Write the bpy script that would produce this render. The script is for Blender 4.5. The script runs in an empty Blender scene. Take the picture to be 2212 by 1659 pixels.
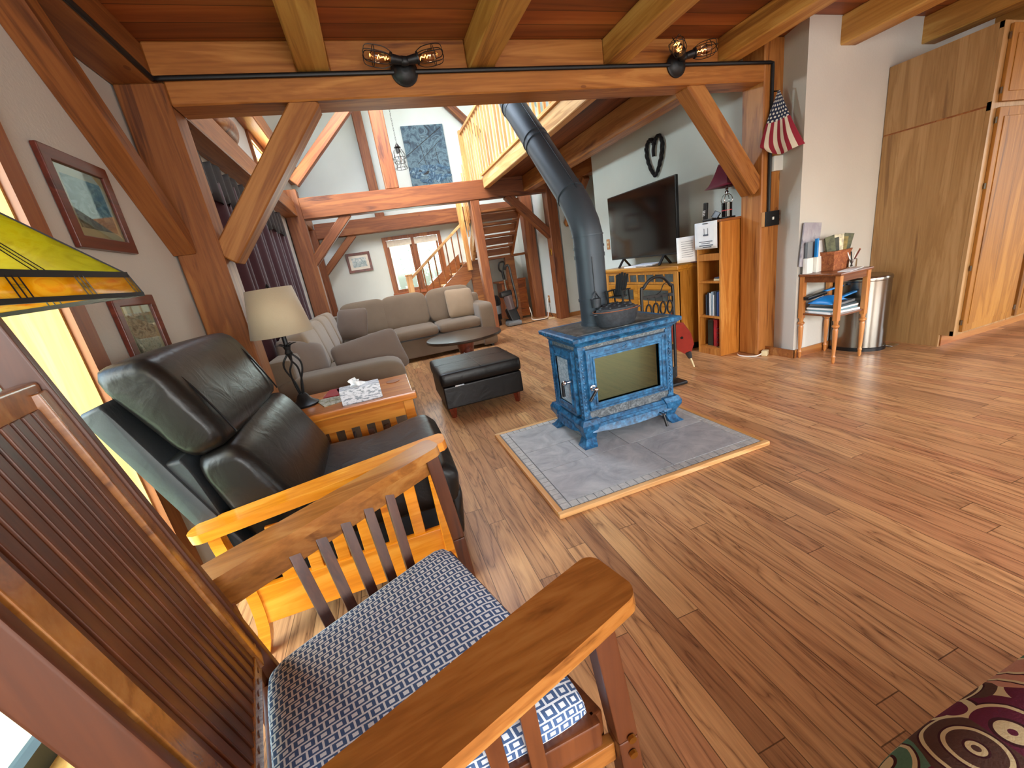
import bpy, bmesh, math, random
from mathutils import Vector, Matrix, Euler
random.seed(7)
S = bpy.context.scene
COL = S.collection
PI = math.pi

# ------------------------------------------------------------------ helpers
def lin(h):
    if isinstance(h, (tuple, list)): return tuple(h[:3]) + (1,)
    h = h.lstrip('#')
    c = [int(h[i:i+2], 16)/255 for i in (0, 2, 4)]
    return tuple(x/12.92 if x <= .04045 else ((x+.055)/1.055)**2.4 for x in c) + (1,)

def basis(p0, p1, up=(0, 0, 1)):
    x = (Vector(p1)-Vector(p0)).normalized()
    u = Vector(up)
    y = u.cross(x)
    if y.length < 1e-4: y = Vector((0, 1, 0)).cross(x)
    y.normalize(); z = x.cross(y)
    return Matrix((x, y, z)).transposed()

def resample(pts, n):
    pts = [Vector(p) for p in pts]
    out = []
    m = len(pts)-1
    for i in range(n+1):
        t = i/n*m; k = min(int(t), m-1); f = t-k
        a = pts[max(k-1, 0)]; b = pts[k]; c = pts[k+1]; d = pts[min(k+2, m)]
        out.append(.5*((2*b)+(-a+c)*f+(2*a-5*b+4*c-d)*f*f+(-a+3*b-3*c+d)*f**3))
    return out

class MB:
    def __init__(s): s.bm = bmesh.new(); s.uv = None
    def raw(s, vs, fs, M=None):
        vv = [s.bm.verts.new((M @ Vector(v)) if M else Vector(v)) for v in vs]
        for f in fs:
            try: s.bm.faces.new([vv[i] for i in f])
            except ValueError: pass
        return s
    def box(s, c, d, rot=None, bev=0, seg=2):
        t = bmesh.new(); bmesh.ops.create_cube(t, size=1)
        bmesh.ops.scale(t, vec=d, verts=t.verts)
        if bev: bmesh.ops.bevel(t, geom=t.edges[:], offset=bev, segments=seg, affect='EDGES', profile=.5)
        R = Matrix() if rot is None else (rot.to_4x4() if isinstance(rot, Matrix) else Euler(rot).to_matrix().to_4x4())
        M = Matrix.Translation(c) @ R
        t.verts.index_update()
        s.raw([v.co.copy() for v in t.verts], [[v.index for v in f.verts] for f in t.faces], M)
        t.free(); return s
    def bx(s, x0, x1, y0, y1, z0, z1, bev=0):
        return s.box(((x0+x1)/2, (y0+y1)/2, (z0+z1)/2), (abs(x1-x0), abs(y1-y0), abs(z1-z0)), None, bev)
    def bar(s, p0, p1, w, h, up=(0, 0, 1), bev=0):
        p0 = Vector(p0); p1 = Vector(p1)
        return s.box((p0+p1)/2, ((p1-p0).length, w, h), basis(p0, p1, up), bev)
    def cyl(s, p0, p1, r0, r1=None, n=20, cap=True):
        r1 = r0 if r1 is None else r1
        p0 = Vector(p0); p1 = Vector(p1); B = basis(p0, p1)
        vs = []
        for p, r in ((p0, r0), (p1, r1)):
            for i in range(n):
                a = 2*PI*i/n; vs.append(p + B @ Vector((0, math.cos(a)*r, math.sin(a)*r)))
        fs = [(i, (i+1) % n, n+(i+1) % n, n+i) for i in range(n)]
        if cap: fs += [tuple(range(n))[::-1], tuple(range(n, 2*n))]
        return s.raw(vs, fs)
    def lathe(s, prof, c=(0, 0, 0), n=24, R=None, sx=1, sy=1):
        vs = []; fs = []
        for r, z in prof:
            for i in range(n):
                a = 2*PI*i/n; v = Vector((math.cos(a)*r*sx, math.sin(a)*r*sy, z))
                vs.append(Vector(c) + (R @ v if R else v))
        m = len(prof)
        for k in range(m-1):
            for i in range(n):
                j = (i+1) % n; fs.append((k*n+i, k*n+j, (k+1)*n+j, (k+1)*n+i))
        fs += [tuple(range(n))[::-1], tuple(range((m-1)*n, m*n))]
        return s.raw(vs, fs)
    def tube(s, pts, r, n=8, closed=False, sm=0):
        pts = [Vector(p) for p in pts]
        if sm: pts = resample(pts, sm)
        m = len(pts); vs = []; fs = []
        prev = None
        for k, p in enumerate(pts):
            a = pts[(k-1) % m] if (closed or k) else p
            b = pts[(k+1) % m] if (closed or k < m-1) else p
            t = (b-a).normalized()
            if prev is None:
                y = t.orthogonal().normalized()
            else:
                y = (prev-t*prev.dot(t))
                y = y.normalized() if y.length > 1e-6 else t.orthogonal().normalized()
            prev = y; z = t.cross(y)
            rr = r(k/(m-1)) if callable(r) else r
            for i in range(n):
                an = 2*PI*i/n; vs.append(p+y*math.cos(an)*rr+z*math.sin(an)*rr)
        for k in range(m if closed else m-1):
            for i in range(n):
                j = (i+1) % n; q = (k+1) % m
                fs.append((k*n+i, k*n+j, q*n+j, q*n+i))
        if not closed: fs += [tuple(range(n))[::-1], tuple(range((m-1)*n, m*n))]
        return s.raw(vs, fs)
    def prism(s, poly, t, M=None):
        n = len(poly)
        vs = [(x, y, -t/2) for x, y in poly]+[(x, y, t/2) for x, y in poly]
        fs = [tuple(range(n))[::-1], tuple(range(n, 2*n))]+[(i, (i+1) % n, n+(i+1) % n, n+i) for i in range(n)]
        return s.raw(vs, fs, M)
    def pillow(s, c, d, rot=None, e=.35, pinch=0, n=28, m=14, ez=None):
        ez = ez or e
        R = Matrix.Identity(3) if rot is None else (rot if isinstance(rot, Matrix) else Euler(rot).to_matrix())
        f = lambda w, p: math.copysign(abs(w)**p, w)
        vs = []; fs = []
        for k in range(m+1):
            ph = -PI/2+PI*k/m
            for i in range(n):
                th = 2*PI*i/n
                x = f(math.cos(ph), ez)*f(math.cos(th), e); y = f(math.cos(ph), ez)*f(math.sin(th), e); z = f(math.sin(ph), ez)
                if pinch:
                    q = 1-pinch*(abs(x)*abs(y))**2; z *= q
                    x *= 1+.10*pinch*abs(y)**3; y *= 1+.10*pinch*abs(x)**3
                vs.append(Vector(c)+R @ Vector((x*d[0]/2, y*d[1]/2, z*d[2]/2)))
        for k in range(m):
            for i in range(n):
                j = (i+1) % n; fs.append((k*n+i, k*n+j, (k+1)*n+j, (k+1)*n+i))
        return s.raw(vs, fs)
    def sheet(s, rows, t=0, uvs=None):
        """rows: list of rows of points -> a surface, with a thickness t behind it"""
        R = len(rows); C_ = len(rows[0])
        vs = [Vector(p) for r in rows for p in r]
        lay = s.bm.loops.layers.uv.verify() if uvs else None
        bv = [s.bm.verts.new(v) for v in vs]
        for a in range(R-1):
            for b in range(C_-1):
                q = [a*C_+b, a*C_+b+1, (a+1)*C_+b+1, (a+1)*C_+b]
                try:
                    fc = s.bm.faces.new([bv[i] for i in q])
                    if uvs:
                        for l, i in zip(fc.loops, q): l[lay].uv = uvs[i]
                except ValueError: pass
        return s
    def build(s, name, mat, parent=None, off=None, ang=35, solid=0, sub=0, flat=False, wn=True):
        bmesh.ops.remove_doubles(s.bm, verts=s.bm.verts, dist=1e-6)
        bmesh.ops.recalc_face_normals(s.bm, faces=s.bm.faces)
        if off is not None: bmesh.ops.translate(s.bm, verts=s.bm.verts, vec=-Vector(off))
        me = bpy.data.meshes.new(name); s.bm.to_mesh(me); s.bm.free()
        if not flat:
            for p in me.polygons: p.use_smooth = True
            me.set_sharp_from_angle(angle=math.radians(ang))
        me.materials.append(mat)
        o = bpy.data.objects.new(name, me); COL.objects.link(o)
        if parent is not None: o.parent = parent
        elif off is not None: o.location = off
        if wn and not flat and ang <= 40:
            md = o.modifiers.new('normals', 'WEIGHTED_NORMAL'); md.keep_sharp = True; md.weight = 60
        if solid:
            md = o.modifiers.new('solid', 'SOLIDIFY'); md.thickness = solid; md.offset = 0
        if sub:
            md = o.modifiers.new('sub', 'SUBSURF'); md.levels = sub; md.render_levels = sub
        return o

def tag(o, label, cat, group=None, kind=None):
    if label: o['label'] = label
    if cat: o['category'] = cat
    if group: o['group'] = group
    if kind: o['kind'] = kind
    return o
def thing(name, label, cat, loc=(0, 0, 0), rotz=0, group=None, kind=None):
    o = bpy.data.objects.new(name, None); COL.objects.link(o)
    o.empty_display_size = .05
    o.location = loc; o.rotation_euler = (0, 0, rotz)
    return tag(o, label, cat, group, kind)
def dup(root, loc, rotz, label, group=None):
    r = root.copy(); COL.objects.link(r); r.location = loc; r.rotation_euler = (0, 0, rotz); r['label'] = label
    if group: r['group'] = group
    for ch in list(root.children):
        c = ch.copy(); COL.objects.link(c); c.parent = r
        for g in list(ch.children):
            d = g.copy(); COL.objects.link(d); d.parent = c
    return r
def timber(name, label, p0, p1, w, h, mat, up=(0, 0, 1), bev=.008, group=None, cat='beam'):
    p0 = Vector(p0); p1 = Vector(p1)
    o = MB().box((0, 0, 0), ((p1-p0).length, w, h), None, bev, 1).build(name, mat)
    M = basis(p0, p1, up).to_4x4(); M.translation = (p0+p1)/2
    o.matrix_world = M
    return tag(o, label, cat, group, 'structure')
def struct(name, mb, mat, label=None, cat=None, off=None):
    o = mb.build(name, mat, off=off); o['kind'] = 'structure'
    if label: o['label'] = label
    if cat: o['category'] = cat
    return o

# ------------------------------------------------------------------ materials
class NT:
    def __init__(s, name):
        s.m = bpy.data.materials.new(name); s.m.use_nodes = True
        s.t = s.m.node_tree; s.b = s.t.nodes['Principled BSDF']
    def n(s, ty, **k):
        nd = s.t.nodes.new('ShaderNode'+ty)
        for a, b in k.items(): setattr(nd, a, b)
        return nd
    def l(s, a, b): s.t.links.new(a, b)
    def math(s, op, a, b=None, c=None):
        nd = s.n('Math', operation=op)
        for i, v in enumerate((a, b, c)):
            if v is None: continue
            if hasattr(v, 'is_linked'): s.l(v, nd.inputs[i])
            else: nd.inputs[i].default_value = v
        return nd.outputs[0]
    def mix(s, f, a, b, mode='MIX'):
        nd = s.n('Mix', data_type='RGBA', blend_type=mode)
        for i, v in ((0, f), (6, a), (7, b)):
            if hasattr(v, 'is_linked'): s.l(v, nd.inputs[i])
            else: nd.inputs[i].default_value = v if i == 0 else lin(v)
        return nd.outputs[2]
    def coord(s, out='Object', scale=(1, 1, 1), rot=(0, 0, 0), rnd=True):
        tc = s.n('TexCoord'); v = tc.outputs[out]
        if rnd:
            oi = s.n('ObjectInfo')
            m = s.math('MULTIPLY', oi.outputs['Random'], 7.3)
            a = s.n('VectorMath', operation='ADD'); s.l(v, a.inputs[0]); s.l(m, a.inputs[1]); v = a.outputs[0]
        mp = s.n('Mapping'); s.l(v, mp.inputs[0]); mp.inputs['Scale'].default_value = scale; mp.inputs['Rotation'].default_value = rot
        return mp.outputs[0]
    def noise(s, v, sc=5, det=4, ro=.55, dist=0):
        nd = s.n('TexNoise'); s.l(v, nd.inputs['Vector'])
        nd.inputs['Scale'].default_value = sc; nd.inputs['Detail'].default_value = det
        nd.inputs['Roughness'].default_value = ro; nd.inputs['Distortion'].default_value = dist
        return nd.outputs[0]
    def ramp(s, f, stops, interp='LINEAR'):
        nd = s.n('ValToRGB'); s.l(f, nd.inputs[0]); r = nd.color_ramp; r.interpolation = interp
        while len(r.elements) < len(stops): r.elements.new(.5)
        for e, (p, c) in zip(r.elements, stops): e.position = p; e.color = lin(c)
        return nd.outputs[0]
    def bump(s, h, st=.1, d=.01):
        nd = s.n('Bump'); nd.inputs['Strength'].default_value = st; nd.inputs['Distance'].default_value = d
        s.l(h, nd.inputs['Height']); s.l(nd.outputs[0], s.b.inputs['Normal'])
    def set(s, **k):
        for a, b in k.items():
            i = s.b.inputs[a.replace('_', ' ')]
            if hasattr(b, 'is_linked'): s.l(b, i)
            elif isinstance(b, str): i.default_value = lin(b)
            else: i.default_value = b
        return s.m

def plain(name, col, rough=.5, metal=0, var=.12, sc=14, bump=0, spec=.5, coat=0, **kw):
    t = NT(name); v = t.coord()
    f = t.noise(v, sc, 3)
    c = lin(col)
    a = tuple(x*(1-var) for x in c[:3]); b = tuple(min(1, x*(1+var)) for x in c[:3])
    col_ = t.ramp(f, [(.3, a), (.7, b)])
    if bump: t.bump(t.noise(v, sc*6, 3), bump, .004)
    return t.set(Base_Color=col_, Roughness=rough, Metallic=metal, Specular_IOR_Level=spec, Coat_Weight=coat, **kw)

def wood(name, dark, mid, light, axis='x', rough=.38, sc=1., coat=.15, rvar=.35, knots=False):
    t = NT(name)
    a = 'xyz'.index(axis)
    s1 = [7*sc]*3; s1[a] = .55*sc
    s2 = [60*sc]*3; s2[a] = 2.2*sc
    v = t.coord(scale=s1); v2 = t.coord(scale=s2)
    f = t.noise(v, 1, 5, .6, .8)
    ring = t.math('SINE', t.math('MULTIPLY', f, 34))
    ring = t.math('MULTIPLY_ADD', ring, .09, f)
    fine = t.noise(v2, 1, 3, .6)
    g = t.math('MULTIPLY_ADD', fine, .28, t.math('MULTIPLY', ring, .72))
    c = t.ramp(g, [(.28, dark), (.47, mid), (.7, light)])
    oi = t.n('ObjectInfo')
    hs = t.n('HueSaturation'); t.l(c, hs.inputs['Color'])
    t.l(t.math('MULTIPLY_ADD', oi.outputs['Random'], rvar, 1-rvar/2), hs.inputs['Value'])
    c = hs.outputs[0]
    if knots:
        vo = t.n('TexVoronoi'); sk = [1.7]*3; sk[a] = .8
        t.l(t.coord(scale=sk), vo.inputs['Vector']); vo.inputs['Scale'].default_value = 1.6
        k = t.math('LESS_THAN', vo.outputs['Distance'], .055)
        c = t.mix(t.math('MULTIPLY', k, .65), c, dark)
    t.bump(fine, .06, .003)
    return t.set(Base_Color=c, Roughness=rough, Coat_Weight=coat, Coat_Roughness=.25)

def fabric(name, a, b, sc=420, rough=.95, bump=.25):
    t = NT(name); v = t.coord()
    w = t.noise(v, sc, 2); big = t.noise(v, 5, 3)
    c = t.mix(t.math('MULTIPLY_ADD', big, .5, t.math('MULTIPLY', w, .5)), a, b)
    t.bump(w, bump, .002)
    return t.set(Base_Color=c, Roughness=rough, Sheen_Weight=.25, Specular_IOR_Level=.15)

def leather(name, a, b, rough=.36):
    t = NT(name); v = t.coord()
    vo = t.n('TexVoronoi'); t.l(v, vo.inputs['Vector']); vo.inputs['Scale'].default_value = 220
    big = t.noise(v, 7, 4, .6, .6)
    c = t.mix(big, a, b)
    h = t.math('MULTIPLY_ADD', t.noise(v, 8, 3, .55, 1.0), 4, t.math('MULTIPLY', vo.outputs['Distance'], .10))
    t.bump(h, .16, .006)
    return t.set(Base_Color=c, Roughness=rough, Specular_IOR_Level=.33)

def emit(name, col, st):
    t = NT(name); t.set(Base_Color=col, Emission_Color=col, Emission_Strength=st); return t.m

def glass(name, col='#ffffff', rough=.0):
    t = NT(name); return t.set(Base_Color=col, Roughness=rough, Transmission_Weight=1.0, IOR=1.45)

def pane_mat(name, tint='#f4fbf8'):
    """thin clear window glass: mostly see-through with a faint mirror"""
    t = NT(name)
    tr = t.n('BsdfTransparent'); tr.inputs[0].default_value = lin(tint)
    gl = t.n('BsdfGlossy'); gl.inputs['Roughness'].default_value = .02
    fr = t.n('LayerWeight'); fr.inputs[0].default_value = .12
    mx = t.n('MixShader'); t.l(t.math('MULTIPLY', fr.outputs['Fresnel'], .35), mx.inputs[0])
    t.l(tr.outputs[0], mx.inputs[1]); t.l(gl.outputs[0], mx.inputs[2])
    t.l(mx.outputs[0], t.t.nodes['Material Output'].inputs[0]); return t.m

W_TIMB = wood('timber_oak', '#6b3a17', '#a0642c', '#bd8344', rough=.5, coat=0.05, rvar=.22, knots=True)
W_JOIST = wood('joist_oak', '#7a4a1c', '#b07a36', '#c99a52', rough=.5, coat=0, rvar=.15, knots=True)
W_TIMB2 = wood('timber_oak_dark', '#5a2f14', '#8a5124', '#a66c36', rough=.5, coat=0.05, rvar=.2, knots=True)
W_TIMB3 = wood('timber_oak_backlit', '#4a2211', '#7a4321', '#925a2f', rough=.55, coat=0, rvar=.18, knots=True)  # oak darkened to stand in for shade on the backlit far frames
W_PALE = wood('pine_pale', '#a8743e', '#d6a468', '#eac592', rough=.5, coat=0, rvar=.2, knots=True)
W_PALEZ = wood('pine_pale_upright', '#a06a34', '#cf9657', '#e6bb80', axis='z', rough=.45, rvar=.2)
W_PALEY = wood('pine_pale_long', '#a06a34', '#cf9657', '#e6bb80', axis='y', rough=.45, rvar=.2)
W_STAIR = wood('stair_wood', '#5a2f14', '#8a5024', '#a9713a', axis='x', rough=.5)
W_REC = wood('honey_oak', '#b05f0e', '#d98418', '#eda238', axis='x', rough=.27, coat=.5, rvar=.1)
W_ETY = wood('honey_oak_table', '#8f4c10', '#b96a1c', '#d18a37', axis='x', rough=.3, coat=.4, rvar=.1)
W_ROCK = wood('cherry_wood_lit', '#613616', '#98602a', '#b57f42', axis='x', rough=.24, coat=.55, rvar=.12)  # rocker wood lightened for the sheen on the arms
W_ROCKZ = wood('cherry_wood_shaded', '#351808', '#552a11', '#6f3d1d', axis='z', rough=.42, coat=.12, rvar=.25)  # same rocker wood darkened for the shade on slats and uprights
W_CABZ = wood('cabinet_oak', '#7f5c38', '#a07a4c', '#b48f62', axis='z', rough=.45, sc=1.2, coat=.1, rvar=.1)
W_CABD = wood('cabinet_door_oak', '#6d4416', '#96621f', '#ae7b36', axis='z', rough=.5, sc=1.2, coat=.0, rvar=.1)
W_CONS = wood('console_oak', '#7e4c12', '#b0741f', '#cf973e', axis='y', rough=.33, sc=1.1, coat=.3, rvar=.1)
W_CONSZ = wood('console_oak_upright', '#7e4c14', '#aa6f24', '#c68f42', axis='z', rough=.35, sc=1.1, coat=.3, rvar=.1)
W_BOOKZ = wood('bookcase_oak', '#804712', '#b06d28', '#cb8f46', axis='z', rough=.35, sc=1.1, coat=.25, rvar=.1)
W_TURN = wood('side_table_wood', '#8a4b1c', '#b6733a', '#cf9557', axis='z', rough=.32, coat=.3, rvar=.1)
W_TURNT = wood('side_table_top_wood', '#4d2410', '#74401f', '#8f5a32', axis='x', rough=.3, coat=.3)
W_DARK = wood('dark_stained_wood', '#1a120d', '#2c2019', '#3c2d22', axis='x', rough=.3, coat=.2)
W_RED = wood('mahogany_frame', '#3c1008', '#5f2010', '#7d3522', axis='y', rough=.35, coat=.3)
W_TRIM = wood('window_trim_wood', '#5b2f14', '#85491f', '#a06530', axis='z', rough=.45)
W_TRIMY = wood('window_trim_wood_long', '#5b2f14', '#8a4c22', '#a56a36', axis='y', rough=.45)
W_TRIMX = wood('window_trim_wood_cross', '#6b3116', '#94502a', '#ab6a3a', axis='x', rough=.45)
W_JAMB = wood('jamb_pine', '#a87a38', '#c39a54', '#d3b06e', axis='z', rough=.6)
W_BASE = wood('baseboard_oak', '#6a3a16', '#95592a', '#b07a44', axis='x', rough=.4)
W_CHERRYDR = wood('dresser_wood', '#5a2a10', '#8f4a1c', '#aa672f', axis='x', rough=.35)

def mk_floor():
    t = NT('oak_plank_floor')
    tc = t.n('TexCoord'); sp = t.n('SeparateXYZ'); t.l(tc.outputs['Object'], sp.inputs[0])
    W, L = .089, 1.35
    fx = t.math('DIVIDE', sp.outputs[0], W); ix = t.math('FLOOR', fx); ux = t.math('FRACT', fx)
    wn = t.n('TexWhiteNoise', noise_dimensions='1D'); t.l(ix, wn.inputs['W'])
    fy = t.math('ADD', t.math('DIVIDE', sp.outputs[1], L), t.math('MULTIPLY', wn.outputs['Value'], 9.7))
    iy = t.math('FLOOR', fy); uy = t.math('FRACT', fy)
    idv = t.n('CombineXYZ'); t.l(ix, idv.inputs[0]); t.l(iy, idv.inputs[1])
    wn2 = t.n('TexWhiteNoise', noise_dimensions='3D'); t.l(idv.outputs[0], wn2.inputs['Vector'])
    r = wn2.outputs['Value']
    ro = t.n('CombineXYZ'); t.l(t.math('MULTIPLY', r, 31), ro.inputs[0]); t.l(t.math('MULTIPLY', r, 17), ro.inputs[1]); t.l(r, ro.inputs[2])
    ad = t.n('VectorMath', operation='ADD'); t.l(tc.outputs['Object'], ad.inputs[0]); t.l(ro.outputs[0], ad.inputs[1])
    def mp(sc):
        m = t.n('Mapping'); t.l(ad.outputs[0], m.inputs[0]); m.inputs['Scale'].default_value = sc; return m.outputs[0]
    f = t.noise(mp((9, .9, 1)), 1, 4, .5, .5)
    ring = t.math('POWER', t.math('ABSOLUTE', t.math('SINE', t.math('MULTIPLY', f, 26))), .6)
    fine = t.noise(mp((150, 5, 1)), 1, 3, .65)
    g = t.math('ADD', t.math('MULTIPLY', ring, .34), t.math('MULTIPLY', fine, .6))
    base = t.ramp(g, [(.22, '#5e4122'), (.42, '#95703e'), (.7, '#b38e56')])
    tone = t.ramp(r, [(0, '#bd956a'), (.25, '#e2c096'), (.55, '#f3d5a8'), (.8, '#d39f70'), (1, '#ffefd2')])
    c = t.mix(.85, base, tone, 'MULTIPLY')
    hs = t.n('HueSaturation'); t.l(c, hs.inputs['Color']); hs.inputs['Value'].default_value = 1.62; hs.inputs['Saturation'].default_value = .86
    ex = t.math('MINIMUM', ux, t.math('SUBTRACT', 1, ux))
    ey = t.math('MINIMUM', uy, t.math('SUBTRACT', 1, uy))
    seam = t.math('MAXIMUM', t.math('LESS_THAN', ex, .016), t.math('LESS_THAN', ey, .0011))
    c = t.mix(t.math('MULTIPLY', seam, .72), hs.outputs[0], '#2a160a')
    rg = t.math('MULTIPLY_ADD', fine, .14, .25)
    h = t.math('SUBTRACT', t.math('MULTIPLY', fine, .15), seam)
    t.bump(h, .25, .0016)
    return t.set(Base_Color=c, Roughness=rg, Coat_Weight=.12, Coat_Roughness=.18)
M_FLOOR = mk_floor()

def mk_boards(name, dark, mid, light, axis, pitch):
    """boards laid side by side: axis = direction the boards run"""
    t = NT(name); tc = t.n('TexCoord'); sp = t.n('SeparateXYZ'); t.l(tc.outputs['Object'], sp.inputs[0])
    o = sp.outputs[1 if axis == 'x' else 0]
    f_ = t.math('DIVIDE', o, pitch); ix = t.math('FLOOR', f_); u = t.math('FRACT', f_)
    wn = t.n('TexWhiteNoise', noise_dimensions='1D'); t.l(ix, wn.inputs['W'])
    ad = t.n('VectorMath', operation='ADD'); t.l(tc.outputs['Object'], ad.inputs[0]); t.l(t.math('MULTIPLY', wn.outputs['Value'], 13), ad.inputs[1])
    m = t.n('Mapping'); t.l(ad.outputs[0], m.inputs[0]); m.inputs['Scale'].default_value = (.6, 8, 8) if axis == 'x' else (8, .6, 8)
    f = t.noise(m.outputs[0], 1, 5, .6, .7)
    c = t.ramp(f, [(.28, dark), (.5, mid), (.72, light)])
    hs = t.n('HueSaturation'); t.l(c, hs.inputs['Color']); t.l(t.math('MULTIPLY_ADD', wn.outputs['Value'], .35, .82), hs.inputs['Value'])
    seam = t.math('LESS_THAN', t.math('MINIMUM', u, t.math('SUBTRACT', 1, u)), .018)
    c = t.mix(t.math('MULTIPLY', seam, .8), hs.outputs[0], '#1c0b05')
    return t.set(Base_Color=c, Roughness=.5)
M_CEIL = mk_boards('ceiling_boards', '#6a3216', '#965023', '#b06c38', 'x', .14)
M_LOFTB = mk_boards('loft_boards', '#4a220f', '#75401f', '#905830', 'y', .14)

def mk_wall(name, col):
    t = NT(name); v = t.coord(rnd=False)
    n = t.noise(v, 60, 4, .6); b = t.noise(v, 1.4, 3)
    c = lin(col)[:3]
    cc = t.ramp(b, [(.3, tuple(x*.95 for x in c)), (.7, tuple(min(1, x*1.04) for x in c))])
    t.bump(n, .22, .006)
    return t.set(Base_Color=cc, Roughness=.85, Specular_IOR_Level=.2)
M_WALL = mk_wall('plaster_warm_white', '#c8c6bf')
M_WALLC = mk_wall('plaster_cool_lit', '#d6e0de')  # same plaster, with the great room's cool daylight put into its colour

def mk_stone(name, stops, sc=9, rough=.5):
    t = NT(name); v = t.coord()
    f = t.noise(v, sc, 6, .68, 1.4)
    c = t.ramp(f, stops); t.bump(t.noise(v, 40, 4), .12, .004)
    return t.set(Base_Color=c, Roughness=rough)
M_SOAP = mk_stone('soapstone', [(.3, '#30363a'), (.5, '#5a6064'), (.62, '#82898c'), (.72, '#454c50')], 34, .45)
M_SOAPT = mk_stone('soapstone_top', [(.3, '#28292a'), (.5, '#4a4a48'), (.66, '#74746e'), (.8, '#3a3a38')], 14, .4)
M_TILE = mk_stone('hearth_tile', [(.3, '#8f9193'), (.5, '#a7a9aa'), (.7, '#bcbdbb')], 5, .55)
M_GROUT = plain('hearth_grout', '#77797b', .9)
M_TILES = mk_stone('hearth_border_tile', [(.3, '#9c9d9c'), (.5, '#b5b5b1'), (.7, '#c6c5bf')], 12, .6)
M_SLATE = mk_stone('slate_inlay', [(.3, '#23282a'), (.5, '#3b4343'), (.7, '#525a55')], 8, .45)

def mk_enamel():
    t = NT('blue_enamel'); v = t.coord()
    f = t.noise(v, 30, 4, .6)
    c = t.ramp(f, [(.35, '#123552'), (.55, '#23608a'), (.75, '#4588b4')])
    return t.set(Base_Color=c, Roughness=.4, Coat_Weight=.08)
M_BLUE = mk_enamel()
M_BLACK = plain('black_iron', '#17181a', .45, .3)
M_BLACKM = plain('black_plastic', '#101114', .32)
M_PIPE = plain('grey_black_stovepipe', '#39434d', .5, .35, var=.08, sc=5)
M_IRON = plain('cast_iron', '#3a3f45', .55, .5, var=.25, sc=40, bump=.2)
M_CHROME = plain('chrome', '#c9ccd0', .12, 1, var=.03)
M_BRASS = plain('brass', '#b58a3c', .3, 1, var=.05)
M_STEEL = plain('brushed_steel', '#8a857c', .2, 1, var=.06, sc=3)
M_WHITE = plain('white_plastic', '#e9e9e4', .4, var=.02)
M_PAPER = plain('white_paper', '#eceff1', .8, var=.03)
M_INK = plain('printed_ink', '#4d5663', .8, var=.05)
M_CREAM = plain('cream_plastic', '#d8c9a0', .45, var=.03)
M_LEATH = leather('black_leather', '#0d0b0a', '#191614', .36)
M_LEATHG = leather('charcoal_leather', '#25282b', '#353a3e', .42)
M_LEATHB = leather('brown_leather', '#0b0908', '#141010', .42)
M_SOFA = fabric('taupe_sofa_fabric', '#5f5144', '#7f6f5e')
M_SOFAD = fabric('taupe_pillow_fabric', '#5c4d44', '#7a695c')
M_SOFAL = fabric('light_taupe_pillow_fabric', '#7b6a57', '#a08b74')
M_CURT = fabric('plum_curtain_fabric', '#2e151b', '#4a252b', 200)
M_SHADE = fabric('beige_lamp_shade', '#a5977f', '#c2b398', 500, .9, .15)
M_REDSH = fabric('burgundy_lamp_shade', '#4a0e22', '#74203a', 300, .8, .1)
M_PANE = pane_mat('window_glass')
M_GLASS = glass('clear_glass')
M_BLUEP = plain('blue_plastic', '#1e84d2', .35, var=.04)
M_GREYP = plain('grey_plastic', '#70757a', .4)
M_DGREEN = plain('dark_green_sash', '#2c3531', .5)
M_SASHG = plain('sash_grey', '#8fa6a6', .4)

def mk_seat():
    t = NT('navy_white_lattice_fabric'); tc = t.n('TexCoord'); mp = t.n('Mapping'); t.l(tc.outputs['UV'], mp.inputs[0])
    sp = t.n('SeparateXYZ'); t.l(mp.outputs[0], sp.inputs[0])
    P, Q = .031, .022
    fy = t.math('DIVIDE', sp.outputs[1], Q); iy = t.math('FLOOR', fy); cy = t.math('FRACT', fy)
    fx = t.math('ADD', t.math('DIVIDE', sp.outputs[0], P), t.math('MULTIPLY', iy, .37))
    cx = t.math('FRACT', fx)
    ax = t.math('ABSOLUTE', t.math('SUBTRACT', cx, .5)); ay = t.math('ABSOLUTE', t.math('SUBTRACT', cy, .5))
    ctr = t.math('MULTIPLY', t.math('LESS_THAN', ax, .19), t.math('LESS_THAN', ay, .21))
    ed = t.math('MAXIMUM', t.math('GREATER_THAN', ax, .43), t.math('GREATER_THAN', ay, .41))
    w = t.math('MAXIMUM', ctr, ed)
    n = t.noise(t.coord(rnd=False), 900, 2)
    navy = t.mix(n, '#3a5078', '#557099'); wh = t.mix(n, '#cfdbe6', '#eef4f8')
    t.bump(n, .15, .001)
    return t.set(Base_Color=t.mix(w, navy, wh), Roughness=.9, Specular_IOR_Level=.2)
M_SEAT = mk_seat()

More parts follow.
